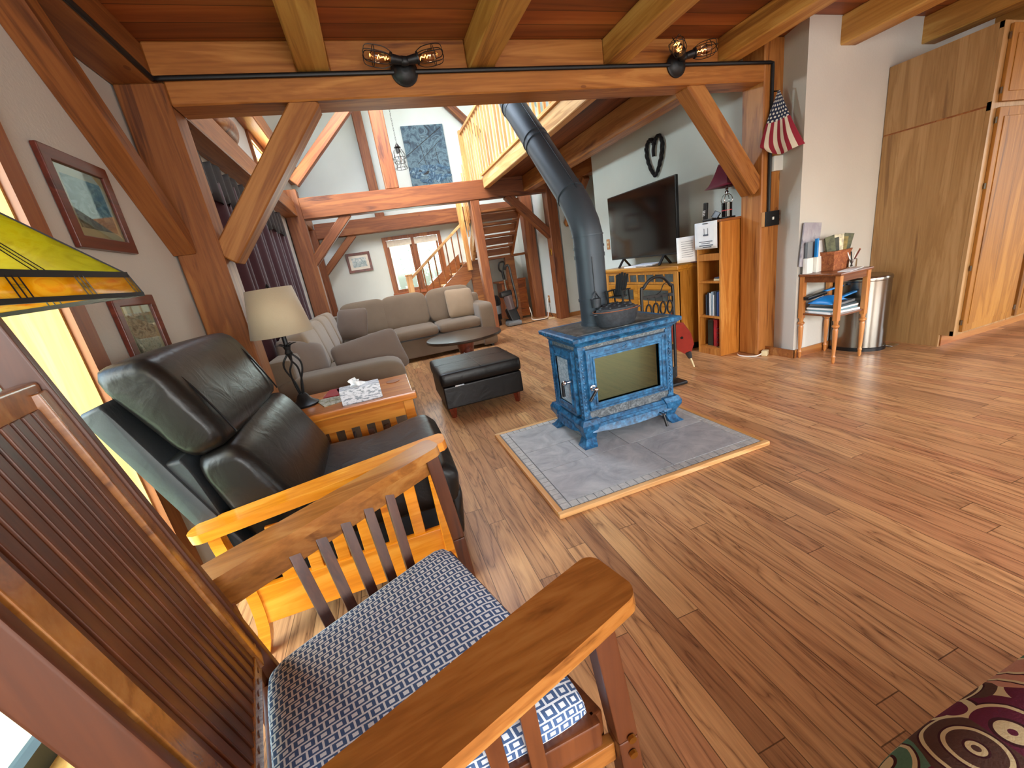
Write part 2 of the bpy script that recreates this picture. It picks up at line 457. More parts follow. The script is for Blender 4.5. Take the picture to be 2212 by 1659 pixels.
def mk_tapestry():
    t = NT('swirl_tapestry_fabric'); v = t.coord(rnd=False)
    vo = t.n('TexVoronoi'); t.l(v, vo.inputs['Vector']); vo.inputs['Scale'].default_value = 9.5
    sp = t.n('SeparateColor'); t.l(vo.outputs['Color'], sp.inputs[0])
    c = t.ramp(sp.outputs[0], [(0, '#6b3146'), (.22, '#5d8a74'), (.42, '#5c463e'), (.6, '#cf9c84'), (.78, '#7a9468'), (.9, '#7a3050')], 'CONSTANT')
    d = t.math('FRACT', t.math('MULTIPLY', vo.outputs['Distance'], 4.2))
    line = t.math('MULTIPLY', t.math('GREATER_THAN', d, .28), t.math('LESS_THAN', d, .5))
    dk = t.math('MULTIPLY', t.math('GREATER_THAN', d, .5), t.math('LESS_THAN', d, .62))
    n = t.noise(v, 260, 2)
    c = t.mix(line, c, t.mix(n, '#cfc795', '#efe6bb'))
    c = t.mix(dk, c, '#47292f')
    c = t.mix(t.math('MULTIPLY', n, .25), c, '#201512')
    t.bump(n, .3, .002)
    return t.set(Base_Color=c, Roughness=.95, Specular_IOR_Level=.1)
M_TAP = mk_tapestry()

def mk_art(name, stops, sc=6, dist=1.5, scale=(1, 1, 1)):
    t = NT(name); v = t.coord(scale=scale)
    f = t.noise(v, sc, 7, .62, dist)
    return t.set(Base_Color=t.ramp(f, stops), Roughness=.6)
M_SEA = mk_art('stormy_sea_painting', [(.3, '#16222f'), (.45, '#3a5366'), (.55, '#62808f'), (.64, '#2b4254'), (.75, '#86a0aa')], 4.5, 1.4)
M_WAVE = mk_art('wave_foam_paint', [(.3, '#15293c'), (.5, '#335a78'), (.68, '#86a6b6')], 9, 2)
M_ART1 = mk_art('harbour_print', [(.3, '#1b2526'), (.48, '#33474c'), (.6, '#6d7a78'), (.7, '#2c2a26')], 17, 1.2, (1, 1, 1.4))
M_ART2 = mk_art('landscape_print', [(.3, '#3c3a34'), (.45, '#8a8680'), (.55, '#b9b4a8'), (.7, '#6a3f2b')], 20, 1.4, (1, 1, 1.5))
M_ART3 = mk_art('winter_print', [(.3, '#5d7f8c'), (.5, '#b7c9cd'), (.62, '#e3e8e4'), (.75, '#6f7f72')], 14, 1.4)
M_MAT = plain('picture_mat_board', '#b5a68c', .8, var=.03)
M_MATW = plain('white_mat_board', '#e6e3d8', .8, var=.02)
M_MAG = mk_art('magazine_cover', [(.3, '#2b2a35'), (.45, '#8a8a6a'), (.55, '#c8c3b2'), (.65, '#5f5a3c'), (.8, '#39406a')], 18, 1)
M_LEAF = mk_art('tissue_box_print', [(.42, '#8894a0'), (.5, '#d6dce4'), (.9, '#e3e8ee')], 40, .3, (1, 2.6, 2.6))
M_RUST = mk_stone('rust_basket', [(.3, '#6d3418'), (.5, '#94522b'), (.7, '#b2713f')], 30, .7)
# ------------------------------------------------------------------ room shell
def wall_x(mb, x0, x1, ya, yb, z0, z1, holes=()):
    """wall running along y between ya..yb with holes (y0,y1,za,zb)"""
    y = ya
    for h in sorted(holes):
        mb.bx(x0, x1, y, h[0], z0, z1)
        if h[2] > z0: mb.bx(x0, x1, h[0], h[1], z0, h[2])
        if h[3] < z1: mb.bx(x0, x1, h[0], h[1], h[3], z1)
        y = h[1]
    mb.bx(x0, x1, y, yb, z0, z1); return mb
def wall_y(mb, y0, y1, xa, xb, z0, z1, holes=()):
    x = xa
    for h in sorted(holes):
        mb.bx(x, h[0], y0, y1, z0, z1)
        if h[2] > z0: mb.bx(h[0], h[1], y0, y1, z0, h[2])
        if h[3] < z1: mb.bx(h[0], h[1], y0, y1, h[3], z1)
        x = h[1]
    mb.bx(x, xb, y0, y1, z0, z1); return mb

XL, YF, B1, B2 = -1.04, 9.4, 2.94, 7.4
CZ, JZ, BZ = 2.635, 2.468, 2.325
struct('floor', MB().bx(-1.4, 7.2, -3.2, 9.7, -.12, 0), M_FLOOR, 'oak strip floor running away from the camera', 'floor')
struct('ceiling', MB().bx(-1.3, 7.2, -3.2, 3.14, CZ, CZ+.06), M_CEIL, 'brown board ceiling over the joists', 'ceiling')
H4 = (6.4, 7.2, 2.74, 3.2); H1 = (.62, 1.84, .02, 2.12); H2 = (7.85, 8.35, .75, 2.1); H3 = (3.9, 5.6, .75, 2.1)
struct('wall_left', wall_x(MB(), XL-.24, XL, -3.2, YF+.2, 0, 3.7, (H1, H2, H3, H4)), M_WALL, 'plaster wall with the framed prints on the left', 'wall')
wf = MB(); wall_y(wf, YF, YF+.22, XL-.24, 5.0, 0, 3.7, ((.42, 1.60, .95, 2.10),))
wf.prism([(XL-.24, 3.7), (5.0, 3.7), (1.9, 6.6)], .22, Matrix.Translation((0, YF+.11, 0)) @ Matrix.Rotation(PI/2, 4, 'X'))
struct('wall_far', wf, M_WALLC, 'pale plaster gable wall behind the sofa', 'wall')
struct('wall_back', wall_y(MB(), -3.2, -3.0, XL-.24, 7.2, 0, 2.7, ((-.4, 1.6, .3, 2.2), (2.4, 5.2, .3, 2.2))), M_WALL, 'plaster wall behind the viewer', 'wall')
struct('wall_right', wall_x(MB(), 7.0, 7.2, -3.2, 2.9, 0, 2.7, ((-2.2, 0.9, .6, 2.2),)), M_WALL, 'plaster wall on the far right side', 'wall')
struct('wall_kitchen', MB().prism([(3.485, 2.66), (7.2, 2.66), (7.2, 2.95), (3.59, 2.95)], CZ, Matrix.Translation((0, 0, CZ/2))), M_WALL, 'cream wall behind the small side table', 'wall')
struct('wall_television', MB().bx(3.5, 3.62, 3.16, 5.95, 0, 2.62), M_WALLC, 'white wall carrying the rope heart above the television', 'wall')
wr = MB().bx(3.62, 5.0, 7.48, 7.6, 0, 2.66); wr.bx(3.42, 3.56, 7.6, 9.4, 0, 2.66)
struct('wall_recess', wr, M_WALLC, 'white wall beyond the end of the television wall', 'wall')
struct('wall_outer', MB().bx(5.0, 5.2, 2.95, 9.6, 0, 4.3), M_WALLC, 'outer wall of the great room', 'wall')
struct('wall_upper', MB().bx(XL-.24, 5.2, 3.0, 3.14, CZ+.06, 4.6), M_WALLC, 'upper wall above the first timber frame', 'wall')
rf = MB()  # left slope has an unseen opening added to let light in
for sx, xa, xb in ((-1, -1.45, 1.9), (1, 5.3, 1.9)):
    for (ya, yb, ta, tb) in (((2.9, 4.6, 0, 1), (4.6, 6.8, 0, .25), (4.6, 6.8, .75, 1), (6.8, 9.7, 0, 1)) if sx < 0 else ((2.9, 9.7, 0, 1),)):
        P = lambda t, o: (xa+(xb-xa)*t, 3.55+3.05*t+o)
        (x0, z0), (x1, z1) = P(ta, 0), P(tb, 0)
        rf.raw([(x0, ya, z0), (x1, ya, z1), (x1, yb, z1), (x0, yb, z0), (x0, ya, z0+.15), (x1, ya, z1+.15), (x1, yb, z1+.15), (x0, yb, z0+.15)],
               [(0, 1, 2, 3), (7, 6, 5, 4), (0, 4, 5, 1), (1, 5, 6, 2), (2, 6, 7, 3), (3, 7, 4, 0)])
struct('roof', rf, M_WALLC, 'sloping roof over the great room with an added opening for light', 'roof')
struct('floor_loft', MB().bx(2.22, 5.0, 3.14, 7.5, 2.66, 2.70), M_LOFTB, 'board floor of the loft seen from below', 'floor')
struct('wall_loft', wall_x(MB(), 4.55, 4.65, 3.2, 7.5, 2.7, 5.0, ((3.5, 4.1, 2.8, 4.2), (4.6, 5.3, 2.8, 4.2), (6.0, 6.8, 2.8, 4.2))), M_LOFTB, 'brown boarded wall at the back of the loft', 'wall')

# windows ------------------------------------------------------------
def casing(mb, x, y0, y1, z0, z1, w=.085, t=.03, sill=True):
    mb.bx(x, x+t, y0-w, y0, z0-(w if sill else 0), z1+w); mb.bx(x, x+t, y1, y1+w, z0-(w if sill else 0), z1+w)
    mb.bx(x, x+t, y0, y1, z1, z1+w)
    if sill: mb.bx(x, x+t, y0, y1, z0-w, z0)
    return mb
def window_left(n, H, lab, sill):
    y0, y1, z0, z1 = H
    w = thing('window_%d' % n, lab, 'window', (XL, y0, z0), kind='structure'); L = (XL, y0, z0)
    casing(MB(), XL, y0, y1, z0, z1, sill=sill).build('casing', W_TRIM, w, L)
    j = MB(); j.bx(XL-.22, XL+.004, y1-.008, y1+.006, z0, z1); j.bx(XL-.22, XL+.004, y0-.006, y0+.008, z0, z1)
    j.bx(XL-.22, XL+.004, y0, y1, z1-.012, z1+.004); j.bx(XL-.22, XL+.004, y0, y1, z0-.004, z0+.012)
    j.build('jamb', W_JAMB, w, L)
    s = MB(); a = XL-.25; b = XL-.20
    for ya, yb in ((y0, y0+.06), (y1-.06, y1)): s.bx(a, b, ya, yb, z0, z1)
    for za, zb in ((z0, z0+.09), (z1-.06, z1)): s.bx(a, b, y0, y1, za, zb)
    s.build('sash', M_DGREEN, w, L)
    s = MB(); s.bx(b, b+.03, y1-.03, y1-.005, z0, z1); s.build('stop', W_TRIM, w, L)
    MB().bx(XL-.235, XL-.228, y0+.05, y1-.05, z0+.08, z1-.05).build('pane', M_PANE, w, L)
    return w
window_left(1, H1, 'tall glazed opening with deep pale wood jamb beside the recliner', False)
window_left(2, H2, 'narrow glimpse of window between the far left timber posts', True)
window_left(3, H3, 'window hidden behind the plum curtain', True)
window_left(5, H4, 'added unseen high window under the roof slope on the left', True)  # unseen window added to brighten the television wall
w = thing('window_4', 'wood cased double casement window behind the stair rail', 'window', (1.01, YF, .95), kind='structure'); L = (1.01, YF, .95)
c = MB()
for x0, x1, z0, z1 in ((.385, .46, .90, 2.13), (1.56, 1.635, .90, 2.13), (.46, 1.56, 2.06, 2.13)): c.bx(x0, x1, YF-.03, YF, z0, z1)
c.build('casing', W_TRIM, w, L)
MB().bx(.37, 1.65, YF-.06, YF+.02, .90, .965).build('sill', W_TRIMX, w, L)
for k, (xa, xb) in enumerate(((.46, .985), (1.045, 1.56))):
    s = MB()
    for x0, x1 in ((xa, xa+.045), (xb-.045, xb)): s.bx(x0, x1, YF+.03, YF+.07, .965, 2.06)
    for z0, z1 in ((.965, 1.03), (2.0, 2.06)): s.bx(xa+.045, xb-.045, YF+.03, YF+.07, z0, z1)
    f = s.build('sash', W_TRIM, w, L)
    MB().bx(xa+.04, xb-.04, YF+.045, YF+.052, 1.02, 2.01).build('pane', M_PANE, f, L)
MB().bx(.985, 1.045, YF-.01, YF+.08, .965, 2.06).build('mullion', W_TRIM, w, L)
MB().bx(.47, 1.55, YF-.005, YF+.015, 1.93, 2.055).build('blind', plain('white_blind', '#d9d3c4', .8), w, L)

# trees and grass outside the windows (colours paled to stand in for glaring daylight)
gt = plain('outdoor_grass', '#b4c598', .95)
tag(MB().bx(-12, -1.5, -6, 18, -.4, -.3).build('lawn', gt), 'sunlit lawn outside the windows', 'lawn', kind='structure')
tag(MB().bx(-1.5, 9, 9.9, 24, -.4, -.3).build('lawn', gt), 'sunlit lawn beyond the far window', 'lawn', kind='structure')
gtr = plain('outdoor_trunk', '#a39d92', .9); glf = plain('outdoor_leaf', '#b3bea6', .9, sc=4)
for k in range(8):
    x = -1.2+(k % 4)*1.35+(.7 if k > 3 else 0); y = 13.0+(2.2 if k > 3 else 0)
    t = thing('birch_tree', 'slim grey tree outside the far window', 'tree', (x, y, -.3), group='trees outside the far window')
    b = MB(); b.tube([(0, 0, 0), (random.uniform(-.1, .1), 0, 2), (random.uniform(-.25, .25), 0, 4)], lambda q: .05-.03*q, 6, sm=6)
    for j in range(9):
        z = random.uniform(.6, 3.6); a = random.uniform(-.6, .6)
        b.tube([(0, 0, z), (a*.5, random.uniform(-.3, .3), z+.4), (a*.9, random.uniform(-.3, .3), z+.55)], .012, 5)
    b.build('trunk', gtr, t)
    f = MB()
    for j in range(46):
        f.pillow((random.uniform(-.6, .6), random.uniform(-.4, .4), random.uniform(.4, 3.8)), (.11, .08, .06), (random.random(), random.random(), 0), e=1, n=6, m=4)
    f.build('foliage', glf, t)

# timber frame --------------------------------------------------------
timber('timber_post', 'left timber post of the near frame behind the recliner', (-.915, B1+.1, 0), (-.915, B1+.1, 2.44), .23, .2, W_TIMB2, (0, 1, 0), cat='post')
timber('timber_post', 'right timber post carrying the black switch box', (3.493, B1+.11, 0), (3.493, B1+.11, CZ), .215, .22, W_TIMB, (0, 1, 0), cat='post')
timber('tie_beam', 'near tie beam carrying the caged lights', (-.799, B1+.1, (BZ+JZ)/2), (3.385, B1+.1, (BZ+JZ)/2), .2, JZ-BZ, W_TIMB, cat='beam')
timber('wall_plate', 'dark plate beam along the top of the left wall', (-.945, -3, 2.5375), (-.945, 3.14, 2.5375), .19, .195, W_TIMB2)
timber('wall_plate', 'plate beam above the plum curtain', (-.945, 3.14, 2.52), (-.945, 9.38, 2.52), .19, .22, W_TIMB2)
timber('roof_plate', 'upper plate beam under the roof slope on the left', (-.945, 3.14, 3.42), (-.945, 9.38, 3.42), .19, .27, W_TIMB2)
timber('knee_brace', 'knee brace against the left wall above the framed print', (-.985, 2.19, 2.45), (-.985, 2.965, 1.605), .11, .12, W_TIMB2, (1, 0, 0), cat='brace')
timber('knee_brace', 'left knee brace under the near tie beam', (-.80, B1+.1, 1.535), (-.10, B1+.1, 2.36), .14, .165, W_TIMB, (0, 1, 0), cat='brace')
timber('knee_brace', 'right knee brace under the near tie beam', (2.69, B1+.1, 2.365), (3.39, B1+.1, 1.52), .14, .15, W_TIMB, (0, 1, 0), cat='brace')
for i, (x, zt) in enumerate(((-.035, JZ), (.99, JZ), (2.0, JZ), (3.02, JZ), (3.905, 2.44), (4.85, 2.44), (5.8, 2.44))):
    lab = ['ceiling joist nearest the left wall', 'ceiling joist above the left caged light', 'ceiling joist left of the right caged light', 'ceiling joist ending over the right post',
           'ceiling joist ending on the cream wall beside the flag', 'ceiling joist running above the tall oak cabinet', 'ceiling joist over the cabinet doors'][i]
    timber('ceiling_joist', lab, (x, -3, (zt+CZ)/2), (x, 3.06 if i < 4 else 2.68, (zt+CZ)/2),   .175, CZ-zt, W_JOIST, group='ceiling joists')
for i, (a, b) in enumerate(((-.85, -.125), (.055, .9), (1.08, 1.91), (2.09, 2.93))):
    timber('trim_%d' % (i+1), 'blocking board between the joist ends, ' + ['over the left brace', 'behind the left caged light', 'between the two caged lights', 'behind the right caged light'][i],
           (a, B1+.085, (JZ+CZ)/2), (b, B1+.085, (JZ+CZ)/2), .14, CZ-JZ-.004, W_TIMB, cat='board')
# second frame
timber('timber_post', 'left timber post of the middle frame behind the sofa', (-.90, B2+.1, 0), (-.90, B2+.1, 2.8), .25, .2, W_TIMB3, (0, 1, 0), cat='post')
timber('timber_post', 'right timber post of the middle frame with a brass plate', (3.46, B2+.1, 0), (3.46, B2+.1, 2.66), .2, .2, W_TIMB3, (0, 1, 0), cat='post')
timber('timber_post', 'timber post at the foot of the stair beside the vacuum', (2.0, B2+.1, 0), (2.0, B2+.1, 2.36), .16, .18, W_TIMB3, (0, 1, 0), cat='post')
timber('tie_beam', 'middle tie beam above the sofa', (-.78, B2+.1, 2.515), (3.36, B2+.1, 2.515), .2, .31, W_TIMB3, cat='beam')
timber('knee_brace', 'left knee brace of the middle frame', (-.95, B2+.1, 1.58), (-.12, B2+.1, 2.39), .14, .13, W_TIMB3, (0, 1, 0), cat='brace')
timber('knee_brace', 'right knee brace of the middle frame', (2.62, B2+.1, 2.39), (3.40, B2+.1, 1.6), .14, .14, W_TIMB3, (0, 1, 0), cat='brace')
timber('king_post', 'king post standing on the middle tie beam', (.665, B2+.1, 2.67), (.665, B2+.1, 5.4), .21, .2, W_TIMB3, (0, 1, 0), cat='post')
timber('strut', 'sloping strut from the left post up to the king post', (-.78, B2+.1, 2.90), (.62, B2+.1, 4.22), .15, .13, W_TIMB3, (0, 1, 0), cat='strut')
# third frame
timber('timber_post', 'left timber post against the far wall', (-.92, 9.2, 0), (-.92, 9.2, 2.41), .22, .2, W_TIMB3, (0, 1, 0), cat='post')
timber('tie_beam', 'far tie beam over the cased window', (-.82, 9.2, 2.37), (3.4, 9.2, 2.37), .2, .28, W_TIMB3, cat='beam')
timber('knee_brace', 'knee brace beside the small far picture', (-.86, 9.2, 1.58), (-.14, 9.2, 2.25), .13, .12, W_TIMB3, (0, 1, 0), cat='brace')
timber('king_post', 'king post against the far gable left of the painting', (.455, 9.28, 2.51), (.455, 9.28, 5.3), .18, .16, W_TIMB3, (0, 1, 0), cat='post')
timber('strut', 'sloping strut right of the sea painting', (2.15, 9.28, 4.6), (2.85, 9.28, 3.9), .14, .12, W_TIMB3, (0, 1, 0), cat='strut')
timber('timber_post', 'timber post beside the nook under the stair', (3.27, 8.3, 0), (3.27, 8.3, 2.66), .22, .2, W_TIMB3, (0, 1, 0), cat='post')
# loft timbers
timber('loft_rim_beam', 'pale rim beam along the loft edge', (2.25, 3.14, 2.617), (2.25, 7.4, 2.617), .1, .186, W_PALE)
timber('loft_beam', 'loft beam running above the television wall', (3.02, 3.14, 2.53), (3.02, 7.4, 2.53), .18, .26, W_TIMB)
timber('loft_beam', 'loft beam tucked against the recess', (3.75, 5.97, 2.53), (3.75, 7.46, 2.53), .18, .26, W_TIMB2)
timber('knee_brace', 'dark brace in the recess right of the stovepipe', (3.72, 7.38, 1.75), (3.72, 6.55, 2.40), .12, .12, W_TIMB2, (1, 0, 0), cat='brace')

# loft railing ----------------------------------------------------------
r = thing('loft_railing', 'pale wooden baluster railing along the loft edge', 'railing', (2.2, 3.2, 2.71)); L = (2.2, 3.2, 2.71)
MB().bar((2.2, 3.2, 3.67), (2.2, 8.40, 3.67), .07, .05, bev=.01).build('handrail', W_PALEY, r, L)
MB().bx(2.17, 2.23, 3.2, 7.38, 2.712, 2.745).build('shoe_rail', W_PALEY, r, L)
for k in range(35):
    y = 3.27+k*.15
    zb = 2.745 if y < 7.38 else 2.69-(y-7.38)*.75
    MB().bx(2.186, 2.214, y-.014, y+.014, zb, 3.65).build('baluster', W_PALEZ, r, L)
MB().bx(2.155, 2.245, 8.33, 8.42, 2.1, 3.72, .006).build('newel', W_PALEZ, r, L)

# stair -------------------------------------------------------------------
st = thing('staircase', 'wooden stair with open upper flight turning in the far corner', 'staircase', (1.0, 8.9, 0)); L = (1.0, 8.9, 0)
rise, run = 1.39/7, .27
for k in range(6):
    z = rise*(k+1); x = 1.95-run*(6-k)
    MB().bx(x-.02, x+run, 8.46, YF-.005, z-.035, z, .006).build('tread', W_PALE, st, L)
    MB().bx(x, x+.018, 8.46, YF-.005, z-rise, z-.035).build('riser', W_STAIR, st, L)
for y in (8.415,):
    s = MB().prism([(.30, 0), (.66, 0), (1.95, 1.05), (1.95, 1.39), (1.9, 1.385), (.30, .21)], .05, Matrix.Translation((0, y+.02, 0)) @ Matrix.Rotation(PI/2, 4, 'X'))
    s.build('stringer', W_STAIR, st, L)
s = MB().prism([(.30, .1), (.5, .1), (1.95, 1.3), (1.95, 1.58), (.30, .4)], .03, Matrix.Translation((0, YF-.02, 0)) @ Matrix.Rotation(PI/2, 4, 'X')); s.build('wall_stringer', W_STAIR, st, L)
MB().bx(1.93, 3.2, 8.44, YF-.005, 1.345, 1.39).build('landing', W_STAIR, st, L)
MB().bx(.63, .75, 8.38, 8.50, 0, 1.285, .008).build('newel', W_PALEZ, st, L)
MB().box((.69, 8.44, 1.295), (.145, .145, .025), None, .006).build('newel_cap', W_PALEZ, st, L)
MB().bar((.74, 8.43, 1.235), (1.91, 8.43, 2.095), .06, .05, bev=.01).build('handrail', W_PALE, st, L)
for k in range(8):
    x = .86+k*.135; zr = 1.235+(x-.74)*.735
    n = int((x-.33)/run); zt = .15+(x-.40)*.735
    MB().cyl((x, 8.43, zt), (x, 8.43, zr), .013, n=8).build('baluster', W_STAIR, st, L)
MB().bx(1.885, 1.985, 8.37, 8.46, 1.20, 2.56, .006).build('landing_post', W_PALEZ, st, L)
for k in range(1, 5):
    z = 1.39+.2*k; y = 8.42-.235*k
    MB().bx(2.07, 2.86, y-.01, y+.255, z-.04, z, .006).build('tread', W_STAIR, st, L)
    MB().bx(2.07, 2.86, y+.22, y+.24, z-.175, z-.05).build('riser', W_STAIR, st, L)
for x in (2.04, 2.875):
    s = MB().prism([(8.46, 1.37), (8.46, 1.62), (7.63, 2.35), (7.63, 2.08), (8.38, 1.37)], .05, Matrix(((0, 0, 1, x), (1, 0, 0, 0), (0, 1, 0, 0), (0, 0, 0, 1))))
    s.build('stringer', W_PALE if x < 2.5 else W_STAIR, st, L)
for k in range(5):
    y = 8.28-k*.13
    MB().cyl((2.0, y, 1.75+(8.38-y)*.85), (2.0, y, 2.62+(8.38-y)*.85), .014, n=8).build('baluster', W_PALEZ, st, L)
MB().bx(2.72, 2.92, 8.42, 8.52, 0, 1.35, .006).build('support_post', W_STAIR, st, L)
MB().bx(1.95, 2.25, 8.47, 8.50, 0, 1.35).build('skirt_panel', W_STAIR, st, L)

# baseboards
struct('baseboard_kitchen', MB().bx(3.478, 4.38, 2.648, 2.66, 0, .075), W_BASE, 'oak baseboard behind the small side table', 'baseboard')
struct('baseboard_return', MB().bx(3.475, 3.49, 2.648, 2.94, 0, .075), W_BASE, 'oak baseboard beside the right post', 'baseboard')
struct('baseboard_recess', MB().bx(3.56, 5.0, 7.465, 7.48, 0, .08).bx(3.405, 3.42, 7.6, 8.2, 0, .08), W_BASE, 'oak baseboard in the recess', 'baseboard')
struct('baseboard_television', MB().bx(3.485, 3.5, 3.17, 5.95, 0, .08), W_BASE, 'baseboard behind the console', 'baseboard')
# ------------------------------------------------------------------ rocking chair
def cushion(mb, Q, zt, rx=.02, crown=.012, drop=.075, tilt=0, n=14):
    """rounded seat pad over the quad Q (4 xy corners, ccw), with unrolled uv"""
    A, B, C, D = [Vector(q) for q in Q]
    Lx = ((B-A).length+(C-D).length)/2; Ly = ((D-A).length+(C-B).length)/2
    def prof(L):
        e = rx/L; p = [(0, -drop, -drop-rx), (0, -drop*.6, -drop*.6-rx), (0, -rx, -2*rx), (e*.3, -rx*.35, -rx), (e, -.004, -rx*.2), (e*2, 0, rx)]
        mid = [(e*2+(1-4*e)*k/n, 0, rx+(L-2*rx)*k/n) for k in range(1, n)]
        q = [(1-a, z, L-s) for a, z, s in reversed(p)]
        return p+mid+q
    pu, pv = prof(Lx), prof(Ly)
    rows = []; uvs = []
    for b, zb, sb in pv:
        row = []
        for a, za, sa in pu:
            P = A.lerp(B, a).lerp(D.lerp(C, a), b)
            z = zt+max(za+zb, -drop)+crown*(1-(2*a-1)**2)*(1-(2*b-1)**2)*1.0
            cr = .016*((2*a-1)**2*(2*b-1)**2)**3
            P = P.lerp((A+B+C+D)/4, cr*3)
            row.append((P.x, P.y, z)); uvs.append((sa, sb))
        rows.append(row)
    return mb.sheet(rows, uvs=uvs)

RL = (-.15, .75, 0)
rk = thing('rocking_chair', 'reddish slat-backed rocking chair with navy lattice seat in the foreground', 'chair', RL)
FF, NF, NR, FR = (.02, 1.10), (.205, .50), (-.33, .485), (-.435, .865)
mb = MB(); cushion(mb, [NR, NF, FF, FR], .468)
mb.build('seat', M_SEAT, rk, RL, ang=180)
def lerp(a, b, t): return tuple(a[i]+(b[i]-a[i])*t for i in range(len(a)))
m = MB()
for a, b in ((NR, NF), (NF, FF), (FF, FR), (FR, NR)):
    m.bar((a[0], a[1], .385), (b[0], b[1], .385), .03, .075, bev=.006)
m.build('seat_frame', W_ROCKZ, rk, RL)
def arm(bo, bi, fi, fo, z0, z1, name='armrest'):
    # plan outline with a rounded wide front end and a narrower rear
    bo, bi, fi, fo = map(Vector, (bo, bi, fi, fo))
    c0 = (bo+bi)/2; c1 = (fo+fi)/2; d = (c1-c0).normalized(); L = (c1-c0).length; nrm = (bo-bi).normalized()
    wb, wf_ = (bo-bi).length/2, (fo-fi).length/2
    out = []
    def wid(t): return wb+(wf_-wb)*min(1, t/.8) if t < .8 else wf_
    for k in range(13):
        t = k/12; out.append((t*L*.96, wid(t)))
    for k in range(1, 6):
        a = k/6*PI/2; out.append((L*.96+.04*L*math.sin(a), wf_-.03*(1-math.cos(a))))
    poly = [(x, w) for x, w in out]+[(x, -w) for x, w in reversed(out)]
    ang = math.atan2(d.y, d.x); pitch = math.atan2(z1-z0, L)
    sg = 1 if nrm.cross(Vector((d.x, d.y))) < 0 else 1
    M = Matrix.Translation((c0.x, c0.y, z0)) @ Matrix.Rotation(ang, 4, 'Z') @ Matrix.Rotation(-pitch, 4, 'Y')
    b = MB().prism(poly, .03, M)
    bmesh.ops.bevel(b.bm, geom=[e for e in b.bm.edges if len(e.link_faces) == 2 and e.calc_face_angle(0) > 1], offset=.006, segments=2, affect='EDGES')
    b.build(name, W_ROCK, rk, RL)
arm((-.565, 1.02), (-.505, .945), (.085, 1.19), (.052, 1.272), .655, .725)
arm((-.345, .29), (-.362, .385), (.262, .548), (.275, .435), .655, .725)
FA0, FA1 = (-.53, .985, .60), (.03, 1.215, .685)
NA0, NA1 = (-.35, .345, .60), (.20, .485, .685)
for a, b in ((FA0, FA1), (NA0, NA1)):
    MB().bar(a, b, .024, .085, bev=.004).build('arm_rail', W_ROCK, rk, RL)
def leg(x, y, tx, ty, z0, z1, w=.05, d=.042):
    b = MB(); pts = [Vector((x, y, z0)), Vector(((x+tx)/2+.006, (y+ty)/2, (z0+z1)/2)), Vector((tx, ty, z1))]
    b.bar(pts[0], pts[1], w, d, (1, 0, 0), .005).bar(pts[1], pts[2], w, d, (1, 0, 0), .005)
    return b
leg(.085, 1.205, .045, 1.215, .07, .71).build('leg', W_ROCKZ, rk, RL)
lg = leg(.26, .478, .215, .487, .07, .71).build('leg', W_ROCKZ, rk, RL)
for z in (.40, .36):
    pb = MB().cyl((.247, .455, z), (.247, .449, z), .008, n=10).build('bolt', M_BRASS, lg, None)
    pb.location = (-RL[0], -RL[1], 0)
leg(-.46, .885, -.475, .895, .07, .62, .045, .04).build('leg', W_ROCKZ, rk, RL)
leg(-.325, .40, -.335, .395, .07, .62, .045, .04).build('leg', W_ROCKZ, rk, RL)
for a, b, top in ((FA0, FA1, FR), (NA0, NA1, NR)):
    far = a is FA0
    s0, s1 = (FR, FF) if far else (NR, NF)
    for k in range(5):
        t = .30+.115*k
        p = lerp(a, b, t); q = (s0[0]+(s1[0]-s0[0])*t, s0[1]+(s1[1]-s0[1])*t+(.025 if far else -.02), .345)
        MB().bar(q, p, .028, .012, (Vector(s1)-Vector(s0)).to_3d().normalized().cross(Vector((0, 0, 1))), .002).build('arm_slat', W_ROCKZ, rk, RL)
    MB().bar((s0[0], s0[1]+(.025 if far else -.02), .34), (s1[0]+.02, s1[1]+(.04 if far else -.01), .34), .022, .05, bev=.004).build('side_rail', W_ROCK, rk, RL)
    # rocker skid
    d = (Vector(s1)-Vector(s0)).normalized(); c = (Vector(s0)+Vector(s1))/2+Vector((0, .03 if far else -.02))
    b = MB(); pts = []
    for k in range(17):
        u = -.52+.82*k/16; pts.append((c.x+d.x*u, c.y+d.y*u, .028+.30*u*u))
    for k in range(16): b.bar(pts[k], Vector(pts[k+1])+(Vector(pts[k+1])-Vector(pts[k]))*.04, .034, .05)
    b.build('rocker', W_ROCK, rk, RL)
# back: posts, slats, rails
BF0, BF1 = Vector((-.452, .885, .47)), Vector((-.582, .836, 1.295))
BN0, BN1 = Vector((-.360, .510, .47)), Vector((-.490, .461, 1.295))
fw = Vector((.94, .342, 0)); nrm = (BF0-BN0).normalized()
for a, b in ((BF0, BF1), (BN0, BN1)):
    a2 = a+(a-b)*.18
    sg_ = 1 if a is BF0 else -1
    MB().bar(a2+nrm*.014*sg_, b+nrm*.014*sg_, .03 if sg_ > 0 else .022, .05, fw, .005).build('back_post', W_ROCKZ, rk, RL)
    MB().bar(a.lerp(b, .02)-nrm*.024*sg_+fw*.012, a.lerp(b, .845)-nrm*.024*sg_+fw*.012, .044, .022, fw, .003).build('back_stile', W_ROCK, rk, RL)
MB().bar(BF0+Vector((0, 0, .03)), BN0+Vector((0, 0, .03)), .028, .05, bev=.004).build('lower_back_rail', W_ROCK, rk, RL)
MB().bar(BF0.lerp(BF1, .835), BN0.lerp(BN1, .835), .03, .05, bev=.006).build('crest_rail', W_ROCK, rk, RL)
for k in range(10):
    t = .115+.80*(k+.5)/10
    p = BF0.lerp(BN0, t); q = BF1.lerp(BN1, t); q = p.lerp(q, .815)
    MB().bar(p+Vector((0, 0, .03)), q, .029, .03, fw, .002).build('back_slat', W_ROCKZ, rk, RL)

